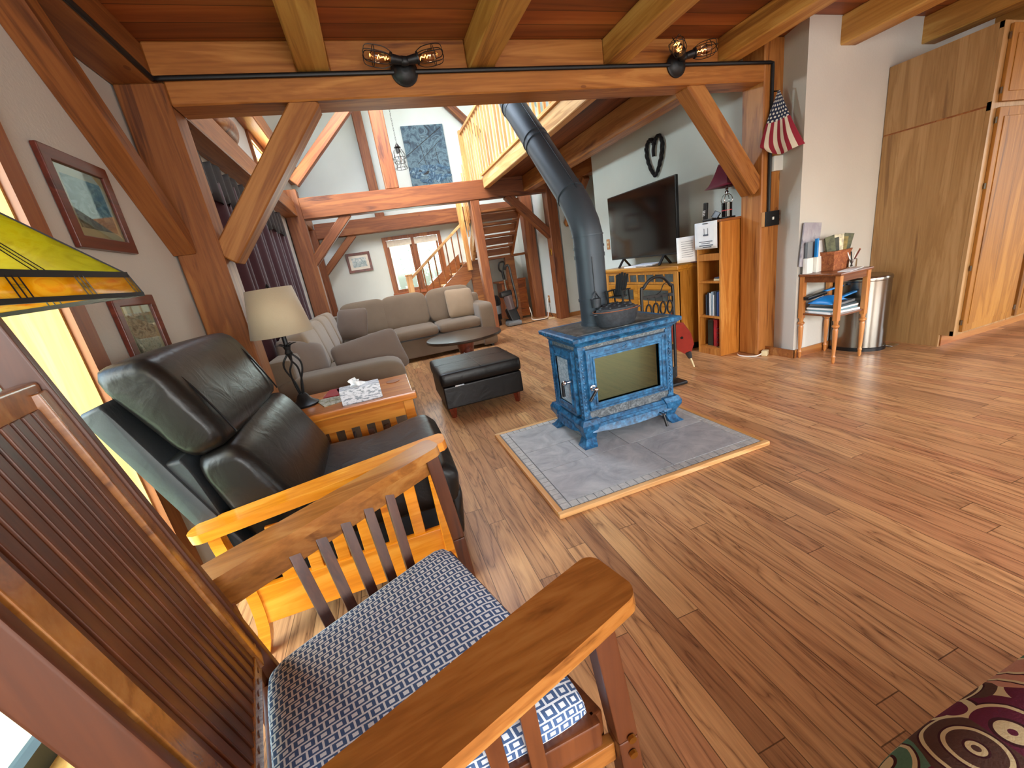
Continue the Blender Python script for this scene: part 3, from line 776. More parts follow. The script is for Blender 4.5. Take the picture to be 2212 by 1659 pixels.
# ------------------------------------------------------------------ recliner
L = (-.33, 1.9, 0)
rc = thing('recliner', 'black leather recliner with honey oak slatted arm beside the left wall', 'armchair', L)
def slab(prof, y0, y1, puff=0, rnd=.05, n=10):
    """side profile (x,z) swept along y with puffed middle and rounded ends"""
    b = MB(); m = len(prof); cx = sum(p[0] for p in prof)/m; cz = sum(p[1] for p in prof)/m
    H = (y1-y0)/2; rows = []
    ks = [(-1+rnd/H*(1-math.cos(a)), math.sin(a)) for a in (0, .25, .55, .9, 1.25, PI/2)]
    ks += [(-1+rnd/H+(2-2*rnd/H)*k/n, 1) for k in range(1, n)]
    ks += [(-u, q) for u, q in ks[:6][::-1]]
    for u, q in ks:
        row = []
        for x, z in prof+[prof[0]]:
            v = Vector((x-cx, z-cz)); l = v.length
            v = v*((max(l-rnd, 0)+min(rnd, l)*q)/l) if l > 1e-6 else v
            v *= 1+puff*(1-u*u)
            row.append((cx+v.x, (y0+y1)/2+H*u, cz+v.y))
        rows.append(row)
    b.sheet(rows)
    for r in (rows[0], rows[-1]):
        c = (cx, r[0][1], cz); b.raw(r[:-1]+[c], [(i, (i+1) % m, m) for i in range(m)])
    return b
def rounded(pts, r=.3, n=4):
    out = []; m = len(pts)
    for i in range(m):
        a, b, c = Vector(pts[i-1]), Vector(pts[i]), Vector(pts[(i+1) % m])
        p = b+(a-b)*r; q = b+(c-b)*r
        for k in range(n+1):
            t = k/n; out.append(tuple((p*(1-t)+b*t)*(1-t)+(b*(1-t)+q*t)*t))
    return out
up = slab(rounded([(-.885, 1.125), (-.70, 1.145), (-.575, .815), (-.715, .775)], .3), 1.505, 2.31, .06).build('head_cushion', M_LEATH, rc, L, ang=60)
for y in (1.58, 2.23):
    sm = MB().tube([(-.735, y, 1.138), (-.665, y, 1.05), (-.61, y, .93), (-.572, y, .83)], .0035, 5, sm=12)
    so_ = sm.build('seam', M_BLACKM, up, None); so_.location = tuple(-c for c in L)
lo = slab(rounded([(-.715, .775), (-.565, .805), (-.40, .44), (-.62, .40)], .26), 1.505, 2.31, .08).build('lumbar_cushion', M_LEATH, rc, L, ang=60)
slab(rounded([(-.92, 1.01), (-.855, 1.03), (-.63, .42), (-.70, .40)], .12), 1.49, 2.33, 0, .015).build('back_panel', M_LEATHG, rc, L, ang=50)
slab(rounded([(-.62, .46), (-.2, .455), (.10, .50), (.155, .44), (.14, .30), (-.6, .32)], .22), 1.535, 2.28, .02).build('seat_cushion', M_LEATH, rc, L, ang=60)
slab(rounded([(.10, .40), (.16, .36), (.13, .12), (.07, .12)], .3), 1.55, 2.27, .02).build('footrest', M_LEATH, rc, L, ang=60)
MB().bx(-.62, .07, 1.56, 2.26, .10, .33, .02).build('seat_base', M_LEATHG, rc, L)
slab(rounded([(-.80, .80), (-.72, .80), (-.60, .12), (-.66, .10)], .15), 1.50, 2.32, 0, .015).build('lower_back_panel', M_LEATHG, rc, L)
# near wooden side frame
th = math.atan2(.662-.572, .87)
al = []
for k in range(9):
    a = PI/2+PI*k/8; al.append((-.715+.052*math.cos(a), .052*math.sin(a)))
al += [(.05, -.054), (.105, -.048), (.118, -.03), (.12, 0), (.118, .03), (.105, .048), (.05, .054)]
M = Matrix.Translation((0, 1.45, .628)) @ Matrix.Rotation(-th, 4, 'Y')
b = MB().prism(al, .034, M)
bmesh.ops.bevel(b.bm, geom=[e for e in b.bm.edges if len(e.link_faces) == 2 and e.calc_face_angle(0) > 1], offset=.008, segments=2, affect='EDGES')
b.build('armrest', W_REC, rc, L)
MB().bx(-.665, .03, 1.435, 1.465, .13, .285, .006).build('side_rail', W_REC, rc, L)
MB().bar((-.62, 1.45, .547), (.03, 1.45, .612), .025, .04, bev=.004).build('upper_rail', W_REC, rc, L)
for k in range(6):
    x = -.53+k*.095
    MB().bx(x-.022, x+.022, 1.443, 1.457, .28, .56+x*.1, .003).build('slat', W_REC, rc, L)
b = MB()
MB().bar((.05, 1.45, .0), (.05, 1.45, .625), .05, .055, (0, 1, 0), .006).build('leg', W_REC, rc, L)
b.tube([(-.70, 1.45, .0), (-.665, 1.45, .12), (-.66, 1.45, .3), (-.69, 1.45, .46), (-.695, 1.45, .55)], .028, 4, sm=12)
b.build('leg', W_REC, rc, L)
for x in (-.66, .05): MB().bx(x-.025, x+.025, 2.27, 2.32, 0, .14, .004).build('leg', W_REC, rc, L)

# ------------------------------------------------------------------ end table
L = (-.31, 2.73, 0)
et = thing('end_table', 'honey oak mission end table between the recliner and the sofa', 'table', L)
tb = MB().bx(-.67, .075, 2.455, 3.02, .548, .58, .006)
tb.build('tabletop', W_ETY, et, L)
MB().bx(-.675, .092, 2.425, 2.475, .545, .592, .01).build('table_edge', W_ETY, et, L)
for x, y in ((-.62, 2.49), (.035, 2.49), (-.62, 2.98), (.035, 2.98)): MB().bx(x-.03, x+.03, y-.03, y+.03, 0, .548, .004).build('leg', W_ETY, et, L)
for y in (2.475, 2.985): MB().bx(-.59, .005, y-.012, y+.012, .45, .548).build('apron', W_ETY, et, L)
for x in (-.62, .035): MB().bx(x-.012, x+.012, 2.52, 2.95, .45, .548).build('apron', W_ETY, et, L)
MB().bx(-.60, .015, 2.50, 2.97, .13, .15).build('shelf', W_ETY, et, L)
for k in range(6): MB().bx(-.52+k*.088-.02, -.52+k*.088+.02, 2.47, 2.484, .15, .45, .002).build('slat', W_ETY, et, L)
# things on it
L = (-.585, 2.76, .58)
tl = thing('table_lamp', 'beige drum-shaded lamp with twisted black iron stem on the end table', 'lamp', L)
MB().lathe([(.082, 0), (.085, .012), (.07, .02), (.045, .04), (.03, .07), (.022, .08)], (0, 0, 0)).build('base', M_BLACK, tl)
b = MB()
for k in range(4):
    a = k*PI/2+.5
    b.tube([(math.cos(a+q*.9)*r_, math.sin(a+q*.9)*r_, z) for q, r_, z in ((0, .012, .08), (.4, .03, .16), (.9, .052, .24), (1.4, .045, .29), (1.9, .015, .335))], .006, 6, sm=16)
b.build('stem', M_BLACK, tl)
b = MB().cyl((0, 0, .33), (0, 0, .46), .0135, n=12).lathe([(.012, .325), (.024, .345), (.016, .365), (.022, .385), (.012, .40)], n=14)
for k in range(5):
    a = k*2*PI/5; b.tube([(0, 0, .375), (math.cos(a)*.03, math.sin(a)*.03, .398), (math.cos(a)*.06, math.sin(a)*.06, .402)], lambda q: .007*(1-q)+.001, 6, sm=6)
b.build('leaf_collar', M_BLACK, tl)
sh = MB().lathe([(.172, .462), (.125, .735)], n=40); sh.bm.faces.ensure_lookup_table()
bmesh.ops.delete(sh.bm, geom=[f for f in sh.bm.faces if len(f.verts) > 4], context='FACES')
sh.build('lamp_shade', M_SHADE, tl, solid=.003)
MB().tube([(0, 0, .46), (0, 0, .74), (0, 0, .752)], .004, 6).lathe([(.004, .738), (.011, .745), (.006, .757), (.001, .764)], n=10).build('finial', M_BLACK, tl)
MB().lathe([(.012, .46), (.02, .49), (.03, .54), (.022, .57), (.004, .585)], n=14).build('bulb', M_WHITE, tl)
L = (-.22, 2.53, .5925)
tb = thing('tissue_box', 'white leaf-patterned tissue box on the end table', 'tissue box', (-.225, 2.565, .58), .06)
MB().box((0, 0, .0475), (.235, .12, .095), None, .004).build('box', M_LEAF, tb)
b = MB(); rows = []
for i in range(7):
    t = i/6
    rows.append([((j/8-.5)*(.11-.07*t)+.02*math.sin(i+j*.9)*t-.02*t, .022*math.sin(j*1.1)*(1-.3*t), .094+.055*t*(1-.5*abs(j/8-.3))) for j in range(9)])
b.sheet(rows).build('tissue', M_PAPER, tb, solid=.001, ang=180)
for i, (x, y, r, w, h, mat, lab, z) in enumerate(((-.36, 2.73, .35, .2, .27, M_MAG, 'magazine lying under the others beside the lamp base', .58), (-.34, 2.79, .1, .2, .26, M_MAG, 'magazine on the pile behind the tissue box', .586),
        (-.40, 2.86, -.12, .19, .13, plain('red_book_cover', '#a3202a', .4), 'red glossy booklet at the back of the end table', .592), (-.27, 2.86, .2, .2, .24, M_MAG, 'magazine at the rear of the pile by the tissue', .592))):
    tag(MB().box((0, 0, .003), (h, w, .0055), (0, 0, 0), .001).build('magazine', mat), lab, 'magazine', 'magazines on the end table'); o = COL.objects[-1]
    o.location = (x, y, z); o.rotation_euler = (0, 0, r)
tag(MB().lathe([(.045, 0), (.047, .004), (.03, .006)], (-.03, 2.86, .58), 24).build('coaster', W_STAIR, off=(-.03, 2.86, .58)), 'round wooden coaster at the right end of the end table', 'coaster')
tag(MB().box((-.655, 2.51, .5855), (.10, .03, .011), (0, 0, .25), .004).box((-.62, 2.53, .5855), (.03, .035, .011), (0, 0, .25), .004).build('remote_control', M_CREAM, off=(-.64, 2.52, .58)), 'pale remote control on the left end of the end table', 'remote')
for k in range(4):
    x = -.47+k*.115
    tag(MB().box((x, 2.58, .25), (.05, .17, .20+.02*(k % 2)), None, .003).build('book', [M_MAG, plain('grey_book', '#6c7783', .6), plain('light_book', '#b9b8b2', .6), M_MAG][k], off=(x, 2.58, .15)), ['worn book behind the end table slats, nearest the recliner back', 'grey book behind the end table slats', 'pale book behind the end table slats', 'patterned book behind the end table slats, nearest the front leg'][k], 'book', 'books on the end table shelf')

# ------------------------------------------------------------------ sectional sofa
L = (.3, 5.9, 0)
so = thing('sectional_sofa', 'taupe fabric corner sofa around the round coffee table', 'sofa', L)
X0 = -.93
MB().bx(X0, .10, 3.45, 7.15, .06, .36, .02).build('base', M_SOFA, so, L)
MB().bx(.10, 1.66, 6.27, 7.15, .06, .34, .02).build('base', M_SOFA, so, L)
MB().bx(X0, X0+.2, 3.45, 7.2, .3, .80, .05).build('back_frame', M_SOFA, so, L)
MB().bx(X0, 1.67, 6.98, 7.2, .3, .84, .05).build('back_frame', M_SOFA, so, L)
b = MB(); b.pillow((1.575, 6.70, .36), (.235, 1.0, .68), e=.16, ez=.22); b.build('armrest', M_SOFA, so, L, ang=60)
b = MB().pillow((-.42, 3.575, .32), (1.03, .33, .63), e=.2, ez=.3); b.build('armrest', M_SOFA, so, L, ang=60)
def cush(c, d, rot=None, name='seat_cushion', mat=None, e=.18, ez=.45):
    o = MB().pillow(c, d, rot, e=e, ez=ez, n=36, m=16).build(name, mat or M_SOFA, so, L, ang=70)
    return o
cush((-.35, 5.60, .425), (.9, .95, .17)); cush((-.35, 4.30, .425), (.9, 1.1, .17))
cush((-.25, 6.6, .425), (.76, 1.0, .17))
cush((.44, 6.62, .425), (.70, .78, .17)); cush((1.14, 6.62, .425), (.68, .78, .17))
for x, w in ((-.24, .72), (.39, .74), (1.13, .76)): cush((x, 6.93, .73), (w, .26, .56), (-.18, 0, 0), 'back_cushion')
for y, w in ((6.35, .62), (5.65, .68), (4.95, .68), (4.3, .68)): cush((-.76, y, .70), (.26, w, .5), (0, -.2, 0), 'back_cushion', M_SOFAL)
for x, y in ((1.6, 6.3), (1.6, 7.05), (-.85, 3.52), (.02, 3.52), (-.85, 7.05)): MB().cyl((x, y, 0), (x, y, .07), .03, n=12).build('foot', M_BLACK, so, L)
def throw(c, d, rot, mat, lab, pinch=.65):
    o = MB().pillow((0, 0, 0), d, None, e=.32, ez=.85, pinch=pinch, n=36, m=14).build('throw_pillow', mat, ang=180)
    o.location = c; o.rotation_euler = rot
    tag(o, lab, 'pillow', 'throw pillows on the sofa')
throw((1.27, 6.66, .735), (.46, .46, .16), (PI/2-.3, .06, .12), M_SOFAL, 'square tan pillow leaning on the right end of the sofa')
throw((-.42, 6.30, .735), (.47, .45, .17), (PI/2-.35, .05, -.5), M_SOFAD, 'dark square pillow in the corner of the sofa')
throw((-.18, 3.99, .60), (.62, .42, .17), (1.05, -.12, .18), M_SOFAD, 'large dark pillow lying against the near sofa arm')
throw((-.72, 3.88, .665), (.44, .44, .17), (1.15, .3, .75), M_SOFAD, 'dark pillow behind the table lamp stem')

# coffee table, ottoman
L = (.94, 5.1, 0)
ct = thing('coffee_table', 'round dark pedestal coffee table in front of the sofa', 'table', L)
MB().lathe([(.40, .405), (.478, .415), (.485, .43), (.478, .448), (.46, .45)], n=48).build('tabletop', W_DARK, ct)
MB().lathe([(.26, 0), (.26, .04), (.12, .07), (.085, .2), (.12, .37), (.25, .405)], n=32).build('pedestal', W_RED, ct)
L = (.715, 3.71, 0)
ot = thing('storage_ottoman', 'dark brown leather storage ottoman on short red-brown legs', 'ottoman', L)
MB().bx(.355, 1.075, 3.36, 4.06, .10, .30, .015).build('box', M_LEATHB, ot, L)
b = MB(); b.pillow((.715, 3.71, .365), (.745, .725, .135), e=.1, ez=.25, n=48, m=14); lid = b.build('lid', M_LEATHB, ot, L, ang=60)
for b in (MB().bx(.355, 1.075, 3.707, 3.713, .4315, .4335), MB().bx(.712, .718, 3.36, 4.06, .4315, .4335)):
    o = b.build('seam', M_BLACKM, lid, None); o.location = tuple(-c for c in L)
for x, y in ((.41, 3.42), (1.02, 3.42), (.41, 4.0), (1.02, 4.0)): MB().cyl((x, y, 0), (x, y, .11), .022, .038, 4).build('leg', W_RED, ot, L)
MB().bx(.46, .54, 3.352, 3.36, .295, .306).build('pull_tab', M_CHROME, ot, L)

# patterned footstool at the right edge
L = (.95, -.045, 0)
fs = thing('upholstered_footstool', 'rounded footstool in swirl-patterned tapestry at the lower right corner', 'footstool', L)
MB().pillow((.95, -.045, .33), (.98, .64, .27), e=.3, ez=.4, n=48, m=18).build('seat', M_TAP, fs, L, ang=180)
MB().bx(.55, 1.35, -.30, .18, .10, .22, .01).build('frame', W_RED, fs, L)
for x, y in ((.6, -.25), (1.3, -.25), (.6, .13), (1.3, .13)): MB().cyl((x, y, 0), (x, y, .12), .02, .03, 12).build('leg', W_RED, fs, L)
# ------------------------------------------------------------------ hearth, stove, pipe
HX0, HX1, HY0, HY1 = .595, 1.955, 1.60, 2.765
L = ((HX0+HX1)/2, (HY0+HY1)/2, 0)
he = thing('hearth_pad', 'grey tiled hearth pad with oak edging under the blue stove', 'hearth', L)
MB().bx(HX0+.03, HX1-.03, HY0+.03, HY1-.03, 0, .024).build('grout_bed', M_GROUT, he, L)
for y in (HY0, HY1-.032): MB().bx(HX0, HX1, y, y+.032, 0, .03, .008).build('edging', W_PALE, he, L)
for x in (HX0, HX1-.032): MB().bx(x, x+.032, HY0+.03, HY1-.03, 0, .03, .008).build('edging', W_PALEY, he, L)
b = MB(); x0, x1, y0, y1 = HX0+.036, HX1-.036, HY0+.036, HY1-.036; w = .05; g = .0025
nx = 26; ny = 21
for k in range(nx):
    xa = x0+(x1-x0)*k/nx; xb = x0+(x1-x0)*(k+1)/nx
    for y in (y0, y1-w): b.bx(xa+g, xb-g, y+g, y+w-g, .02, .027)
for k in range(ny):
    ya = y0+w+(y1-y0-2*w)*k/ny; yb = y0+w+(y1-y0-2*w)*(k+1)/ny
    for x in (x0, x1-w): b.bx(x+g, x+w-g, ya+g, yb-g, .02, .027)
b.build('border_tiles', M_TILES, he, L, flat=True)
x0 += w; x1 -= w; y0 += w; y1 -= w; W = x1-x0; D = y1-y0
for (a, b_, c, d) in ((0, .56, 0, .36), (.56, 1, 0, .36), (0, .27, .36, .64), (.27, .52, .36, .64), (.52, 1, .36, .70), (0, .36, .64, 1), (.36, .52, .64, 1), (.52, .8, .70, 1), (.8, 1, .70, 1)):
    MB().bx(x0+W*a+g, x0+W*b_-g, y0+D*c+g, y0+D*d-g, .02, .028).build('tile', M_TILE, he, L)

L = (1.41, 2.39, .028)
sv = thing('wood_stove', 'blue enamelled wood stove with soapstone panels on the hearth pad', 'stove', L)
SX0, SX1, SY0, SY1 = 1.075, 1.745, 2.175, 2.60
MB().bx(SX0, SX1, SY0, SY1, .17, .70).build('firebox', M_SOAP, sv, L)
def frustum(mb, x0, x1, y0, y1, za, zb, ea, eb):
    q = lambda e, z: [(x0-e, y0-e, z), (x1+e, y0-e, z), (x1+e, y1+e, z), (x0-e, y1+e, z)]
    return mb.raw(q(ea, za)+q(eb, zb), [(3, 2, 1, 0), (4, 5, 6, 7)]+[(i, (i+1) % 4, 4+(i+1) % 4, 4+i) for i in range(4)])
b = MB(); frustum(b, SX0, SX1, SY0, SY1, .690, .702, .012, .016); frustum(b, SX0, SX1, SY0, SY1, .702, .728, .02, .046)
frustum(b, SX0, SX1, SY0, SY1, .728, .750, .053, .055); frustum(b, SX0, SX1, SY0, SY1, .750, .757, .055, .046)
for k in range(24):
    x = SX0-.04+k*.0327; b.box((x, SY0-.0545, .738), (.02, .004, .008), (0, .5, 0))
for k in range(15):
    y = SY0-.03+k*.0335; b.box((SX0-.0545, y, .738), (.004, .02, .008), (.5, 0, 0))
b.build('top_moulding', M_BLUE, sv, L)
MB().bx(SX0+.0, SX1-.0, SY0+.0, SY1-.0, .75, .7605).build('top_slab', M_SOAPT, sv, L)
b = MB(); frustum(b, SX0, SX1, SY0, SY1, .178, .20, .028, .014); frustum(b, SX0, SX1, SY0, SY1, .155, .178, .036, .034); frustum(b, SX0, SX1, SY0, SY1, .12, .155, .024, .030)
b.build('base_moulding', M_BLUE, sv, L)
for x in (SX0, SX1):
    for y in (SY0, SY1):
        sx = 1 if x == SX1 else -1; sy = 1 if y == SY1 else -1
        b = MB().bx(x-.036*(1 if sx > 0 else 0)+sx*.007*(sx > 0)-.007*(sx < 0), x+.036*(0 if sx > 0 else 1)+.007*(sx > 0), y-.036*(1 if sy > 0 else 0)-.007*(sy < 0), y+.036*(0 if sy > 0 else 1)+.007*(sy > 0), .195, .695)
        b.box((x-sx*.017, y-sy*.017, .67), (.052, .052, .02), None, .003).box((x-sx*.017, y-sy*.017, .655), (.044, .044, .012), None, .003).box((x-sx*.017, y-sy*.017, .215), (.05, .05, .025), None, .003)
        for k in range(17):
            z = .245+k*.0235
            b.pillow((x-sx*.013, y+sy*.008, z), (.017, .012, .018), e=1, n=8, m=5); b.pillow((x+sx*.008, y-sy*.013, z), (.012, .017, .018), e=1, n=8, m=5)
        b.build('corner_column', M_BLUE, sv, L)
        # cabriole leg: rings along a curve
        rows = []
        for o, z, s in ((.000, .185, .075), (.012, .155, .080), (.018, .125, .070), (.008, .085, .054), (.004, .05, .046), (.018, .022, .052), (.032, .006, .060), (.032, .0, .058)):
            cx = x-sx*.03+sx*o; cy = y-sy*.03+sy*o; h = s*.78
            rows.append([(cx-h, cy-h, z+.028), (cx+h, cy-h, z+.028), (cx+h, cy+h, z+.028), (cx-h, cy+h, z+.028), (cx-h, cy-h, z+.028)])
        b = MB().sheet(rows); b.raw(rows[-1][:4], [(0, 1, 2, 3)]); b.raw(rows[0][:4], [(0, 1, 2, 3)])
        b.build('leg', M_BLUE, sv, L, ang=30)
# ash lip and aprons
def apron(p0, p1, out):
    b = MB(); n = 20; rows = []
    p0 = Vector(p0); p1 = Vector(p1); out = Vector(out)
    for k in range(n+1):
        t = k/n; sag = .028*(abs(2*t-1)**2)*(1 if abs(2*t-1) < .9 else .6); bow = .022*(1-(2*t-1)**4)
        p = p0.lerp(p1, t)+out*bow
        rows.append([p+Vector((0, 0, .0)), p+out*.004+Vector((0, 0, -.02)), p+out*.012+Vector((0, 0, -.048+sag*.7)), p-out*.01+Vector((0, 0, -.05+sag*.7)), p-out*.012])
    b.sheet(rows); return b
apron((SX0+.03, SY0-.02, .16), (SX1-.03, SY0-.02, .16), (0, -1, 0)).build('front_apron', M_BLUE, sv, L, ang=50)
apron((SX0-.02, SY1-.04, .16), (SX0-.02, SY0+.03, .16), (-1, 0, 0)).build('side_apron', M_BLUE, sv, L, ang=50)
def ring(mb, mk, o0, o1, i0, i1, d0, d1):
    """rectangular frame; mk maps (u, v, depth) to a point"""
    (a, b), (c, d) = o0, o1; (e, f), (g_, h) = i0, i1
    vs = []
    for dd in (d0, d1):
        vs += [mk(a, b, dd), mk(c, b, dd), mk(c, d, dd), mk(a, d, dd), mk(e, f, dd), mk(g_, f, dd), mk(g_, h, dd), mk(e, h, dd)]
    fs = []
    for i in range(4):
        j = (i+1) % 4
        fs += [(i, j, 4+j, 4+i), (8+i, 12+i, 12+j, 8+j), (i, 8+i, 8+j, j), (4+i, 4+j, 12+j, 12+i)]
    return mb.raw(vs, fs)
fr = lambda u, v, d: (u, SY0-d, v)
sd = lambda u, v, d: (SX0-d, u, v)
b = MB(); ring(b, fr, (1.112, .275), (1.692, .662), (1.163, .318), (1.634, .606), 0, .026); ring(b, fr, (1.108, .271), (1.696, .666), (1.118, .281), (1.686, .656), 0, .032)
ring(b, fr, (1.152, .307), (1.645, .617), (1.163, .318), (1.634, .606), 0, .033); ring(b, fr, (1.135, .293), (1.664, .638), (1.141, .299), (1.658, .632), .02, .030)
for u in (1.128, 1.676):
    for v in (.291, .648): b.box((u, SY0-.027, v), (.018, .006, .018), None, .002)
b.prism([(-.03, 0), (0, .011), (.03, 0), (0, -.011)], .008, Matrix.Translation((1.40, SY0-.028, .640)) @ Matrix.Rotation(PI/2, 4, 'X'))
dr = b.build('door', M_BLUE, sv, L)
def child(mb, name, mat, par, Lp):
    o = mb.build(name, mat, par); o.location = tuple(-c for c in Lp); return o
gl = NT('smoked_mirror_glass').set(Base_Color='#55543a', Metallic=1.0, Roughness=.02)
child(MB().bx(1.158, 1.639, SY0-.016, SY0-.010, .313, .611), 'door_glass', gl, dr, L)
h = MB(); h.cyl((1.132, SY0-.03, .425), (1.132, SY0-.075, .425), .012, n=14).pillow((1.132, SY0-.075, .425), (.032, .032, .032), e=1, n=14, m=8).lathe([(.02, 0), (.02, .008), (.014, .012)], (1.132, SY0-.03, .425), 14, Matrix.Rotation(PI/2, 3, 'X'))
child(h, 'handle_boss', M_CHROME, dr, L)
child(MB().cyl((1.13, SY0-.078, .418), (1.075, SY0-.09, .365), .009, .0105, 12), 'handle_grip', M_BLACKM, dr, L)
b = MB()
for v in (.36, .46, .58): b.cyl((1.70, SY0-.02, v-.02), (1.70, SY0-.02, v+.02), .008, n=10)
b.build('hinge', M_BLUE, sv, L)
b = MB(); ring(b, sd, (2.235, .235), (2.525, .655), (2.285, .285), (2.475, .60), 0, .024); ring(b, sd, (2.273, .273), (2.487, .612), (2.285, .285), (2.475, .60), 0, .03); ring(b, sd, (2.23, .23), (2.53, .66), (2.24, .24), (2.52, .65), 0, .029)
d2 = b.build('side_door', M_BLUE, sv, L)
child(MB().bx(SX0-.016, SX0-.008, 2.28, 2.48, .28, .605), 'door_panel', mk_stone('pale_soapstone', [(.3, '#5f7484'), (.5, '#94a5b0'), (.65, '#c2ccd2'), (.8, '#6d7d88')], 45, .5), d2, L)
h = MB().cyl((SX0-.03, 2.26, .46), (SX0-.07, 2.26, .46), .011, n=12).pillow((SX0-.075, 2.26, .46), (.034, .034, .034), e=1, n=14, m=8).cyl((SX0-.072, 2.26, .46), (SX0-.074, 2.29, .452), .008, n=10)
child(h, 'handle_boss', M_CHROME, d2, L); child(MB().cyl((SX0-.076, 2.293, .452), (SX0-.076, 2.295, .36), .009, .011, 12), 'handle_grip', M_BLACKM, d2, L)
b = MB().bx(1.40, 1.404, SY0-.003, SY0+.001, .205, .272).bx(1.40, 1.404, SY0-.003, SY0+.001, .664, .69); b.build('joint', M_GROUT, sv, L)
h = MB().cyl((1.60, 2.14, .13), (1.60, 2.10, .125), .006, n=8).tube([(1.60, 2.15, .14), (1.62, 2.09, .128), (1.64, 2.15, .14)], .004, 6, sm=10); h.build('ash_latch', M_CHROME, sv, L)
MB().cyl((1.615, 2.105, .125), (1.625, 2.085, .045), .008, .010, 10).build('ash_handle', M_BLACKM, sv, L)

# pipe
L = (1.355, 2.43, .7605)
pp = thing('stovepipe', 'grey-black stovepipe rising from the stove and bending into the great room', 'stovepipe', L)
R_ = .094
def ringed(mb, pts, r, joints):
    mb.tube(pts, r, 28)
    for p, d in joints:
        mb.cyl(Vector(p)-Vector(d)*.012, Vector(p)+Vector(d)*.012, r+.005, n=28, cap=True)
    return mb
ringed(MB(), [(1.355, 2.43, .7605), (1.355, 2.43, 1.22)], R_, [((1.355, 2.43, .77), (0, 0, 1)), ((1.355, 2.43, .93), (0, 0, .7)), ((1.355, 2.43, 1.205), (0, 0, 1))]).build('lower_pipe', M_PIPE, pp, L)
pts = [(1.355, 2.43, 1.215), (1.355, 2.43, 1.33)]
pts += [(1.355, 2.455, 1.405), (1.355, 2.51, 1.495), (1.355, 2.57, 1.57)]
ringed(MB(), pts, R_+.001, [((1.355, 2.43, 1.26), (0, 0, .6)), ((1.355, 2.43, 1.33), (0, 0, .3))]).build('lower_elbow', M_PIPE, pp, L)
ringed(MB(), [(1.355, 2.56, 1.56), (1.355, 3.36, 2.36)], R_-.002, [((1.355, 2.60, 1.60), (0, .6, .6)), ((1.355, 3.02, 2.02), (0, .6, .6)), ((1.355, 3.06, 2.06), (0, .6, .6))]).build('sloping_pipe', M_PIPE, pp, L)
MB().tube([(1.35, 2.56-.067, 1.56+.067), (1.35, 3.36-.067, 2.36+.067)], .003, 6).tube([(1.32, 2.337, .78), (1.32, 2.337, 1.2)], .003, 6).build('pipe_seam', M_IRON, pp, L)
ringed(MB(), [(1.355, 3.35, 2.35), (1.355, 3.41, 2.41), (1.355, 3.46, 2.48), (1.355, 3.48, 2.58), (1.355, 3.48, 4.95)], R_, [((1.355, 3.40, 2.40), (0, .7, .7)), ((1.355, 3.48, 2.62), (0, 0, 1))]).build('upper_pipe', M_PIPE, pp, L)
MB().bx(1.355, 1.73, 3.44, 3.52, 2.74, 2.80).build('pipe_bracket', M_BLACK, pp, L)

# cast iron pot and ornaments
L = (1.415, 2.265, .7605)
pt = thing('cast_iron_pot', 'oval cast iron steamer pot with rusted rim on the stove top', 'pot', L)
MB().lathe([(.12, 0), (.128, .006), (.145, .05), (.155, .092), (.158, .098), (.150, .1), (.138, .085), (.128, .07)], (0, 0, 0), 40, None, 1.0, .62).build('body', M_IRON, pt)
b = MB()
for sx in (-1, 1): b.bx(sx*.152-.022, sx*.152+.022, -.025, .025, .085, .094, .003)
b.build('handle', M_IRON, pt)
b = MB().lathe([(.142, .088), (.13, .112), (.09, .13), (.02, .138)], (0, 0, 0), 36, None, 1, .62)
for k in range(26):
    a = k*2.39996; r = .125*math.sqrt(k/26); b.pillow((math.cos(a)*r, math.sin(a)*r*.6, .136-.6*r*r*2.2), (.03, .02, .016), (0, 0, a), e=.8, n=8, m=5)
b.build('lattice_lid', M_IRON, pt)
MB().tube([(math.cos(a*PI/20)*.156, math.sin(a*PI/20)*.097, .099) for a in range(40)], .0025, 5, True).build('rim', M_RUST, pt)
L = (1.47, 2.30, .885)
ac = thing('miniature_chair', 'miniature black iron lounge chair standing on the pot lid', 'ornament', L, -1.05)
b = MB()
for k in range(5):
    x = -.028+k*.014; hh = .13+.012*(1-abs(k-2)/2)
    b.bar((x, .01, .045), (x*1.25, .065, .045+hh), .0135, .006, (0, 1, 0))
b.build('back', M_BLACK, ac)
MB().bx(-.045, .045, -.06, .02, .042, .05).build('seat', M_BLACK, ac)
for x in (-.052, .052):
    MB().bx(x-.011, x+.011, -.068, .04, .082, .088).build('arm', M_BLACK, ac)
    MB().bx(x-.005, x+.005, -.06, -.05, .0, .083).build('leg', M_BLACK, ac); MB().bar((x, .03, .083), (x, .04, 0), .008, .008).build('leg', M_BLACK, ac)
L = (1.31, 2.32, .885)
tr = thing('stove_thermometer', 'small A-frame metal ornament beside the stovepipe', 'ornament', L)
MB().bar((-.028, 0, .055), (.002, 0, .10), .012, .006).bar((.002, 0, .10), (.032, 0, .055), .012, .006).build('frame', M_IRON, tr)
MB().cyl((0, 0, 0), (0, 0, .056), .03, .034, 16).build('stand', M_IRON, tr)

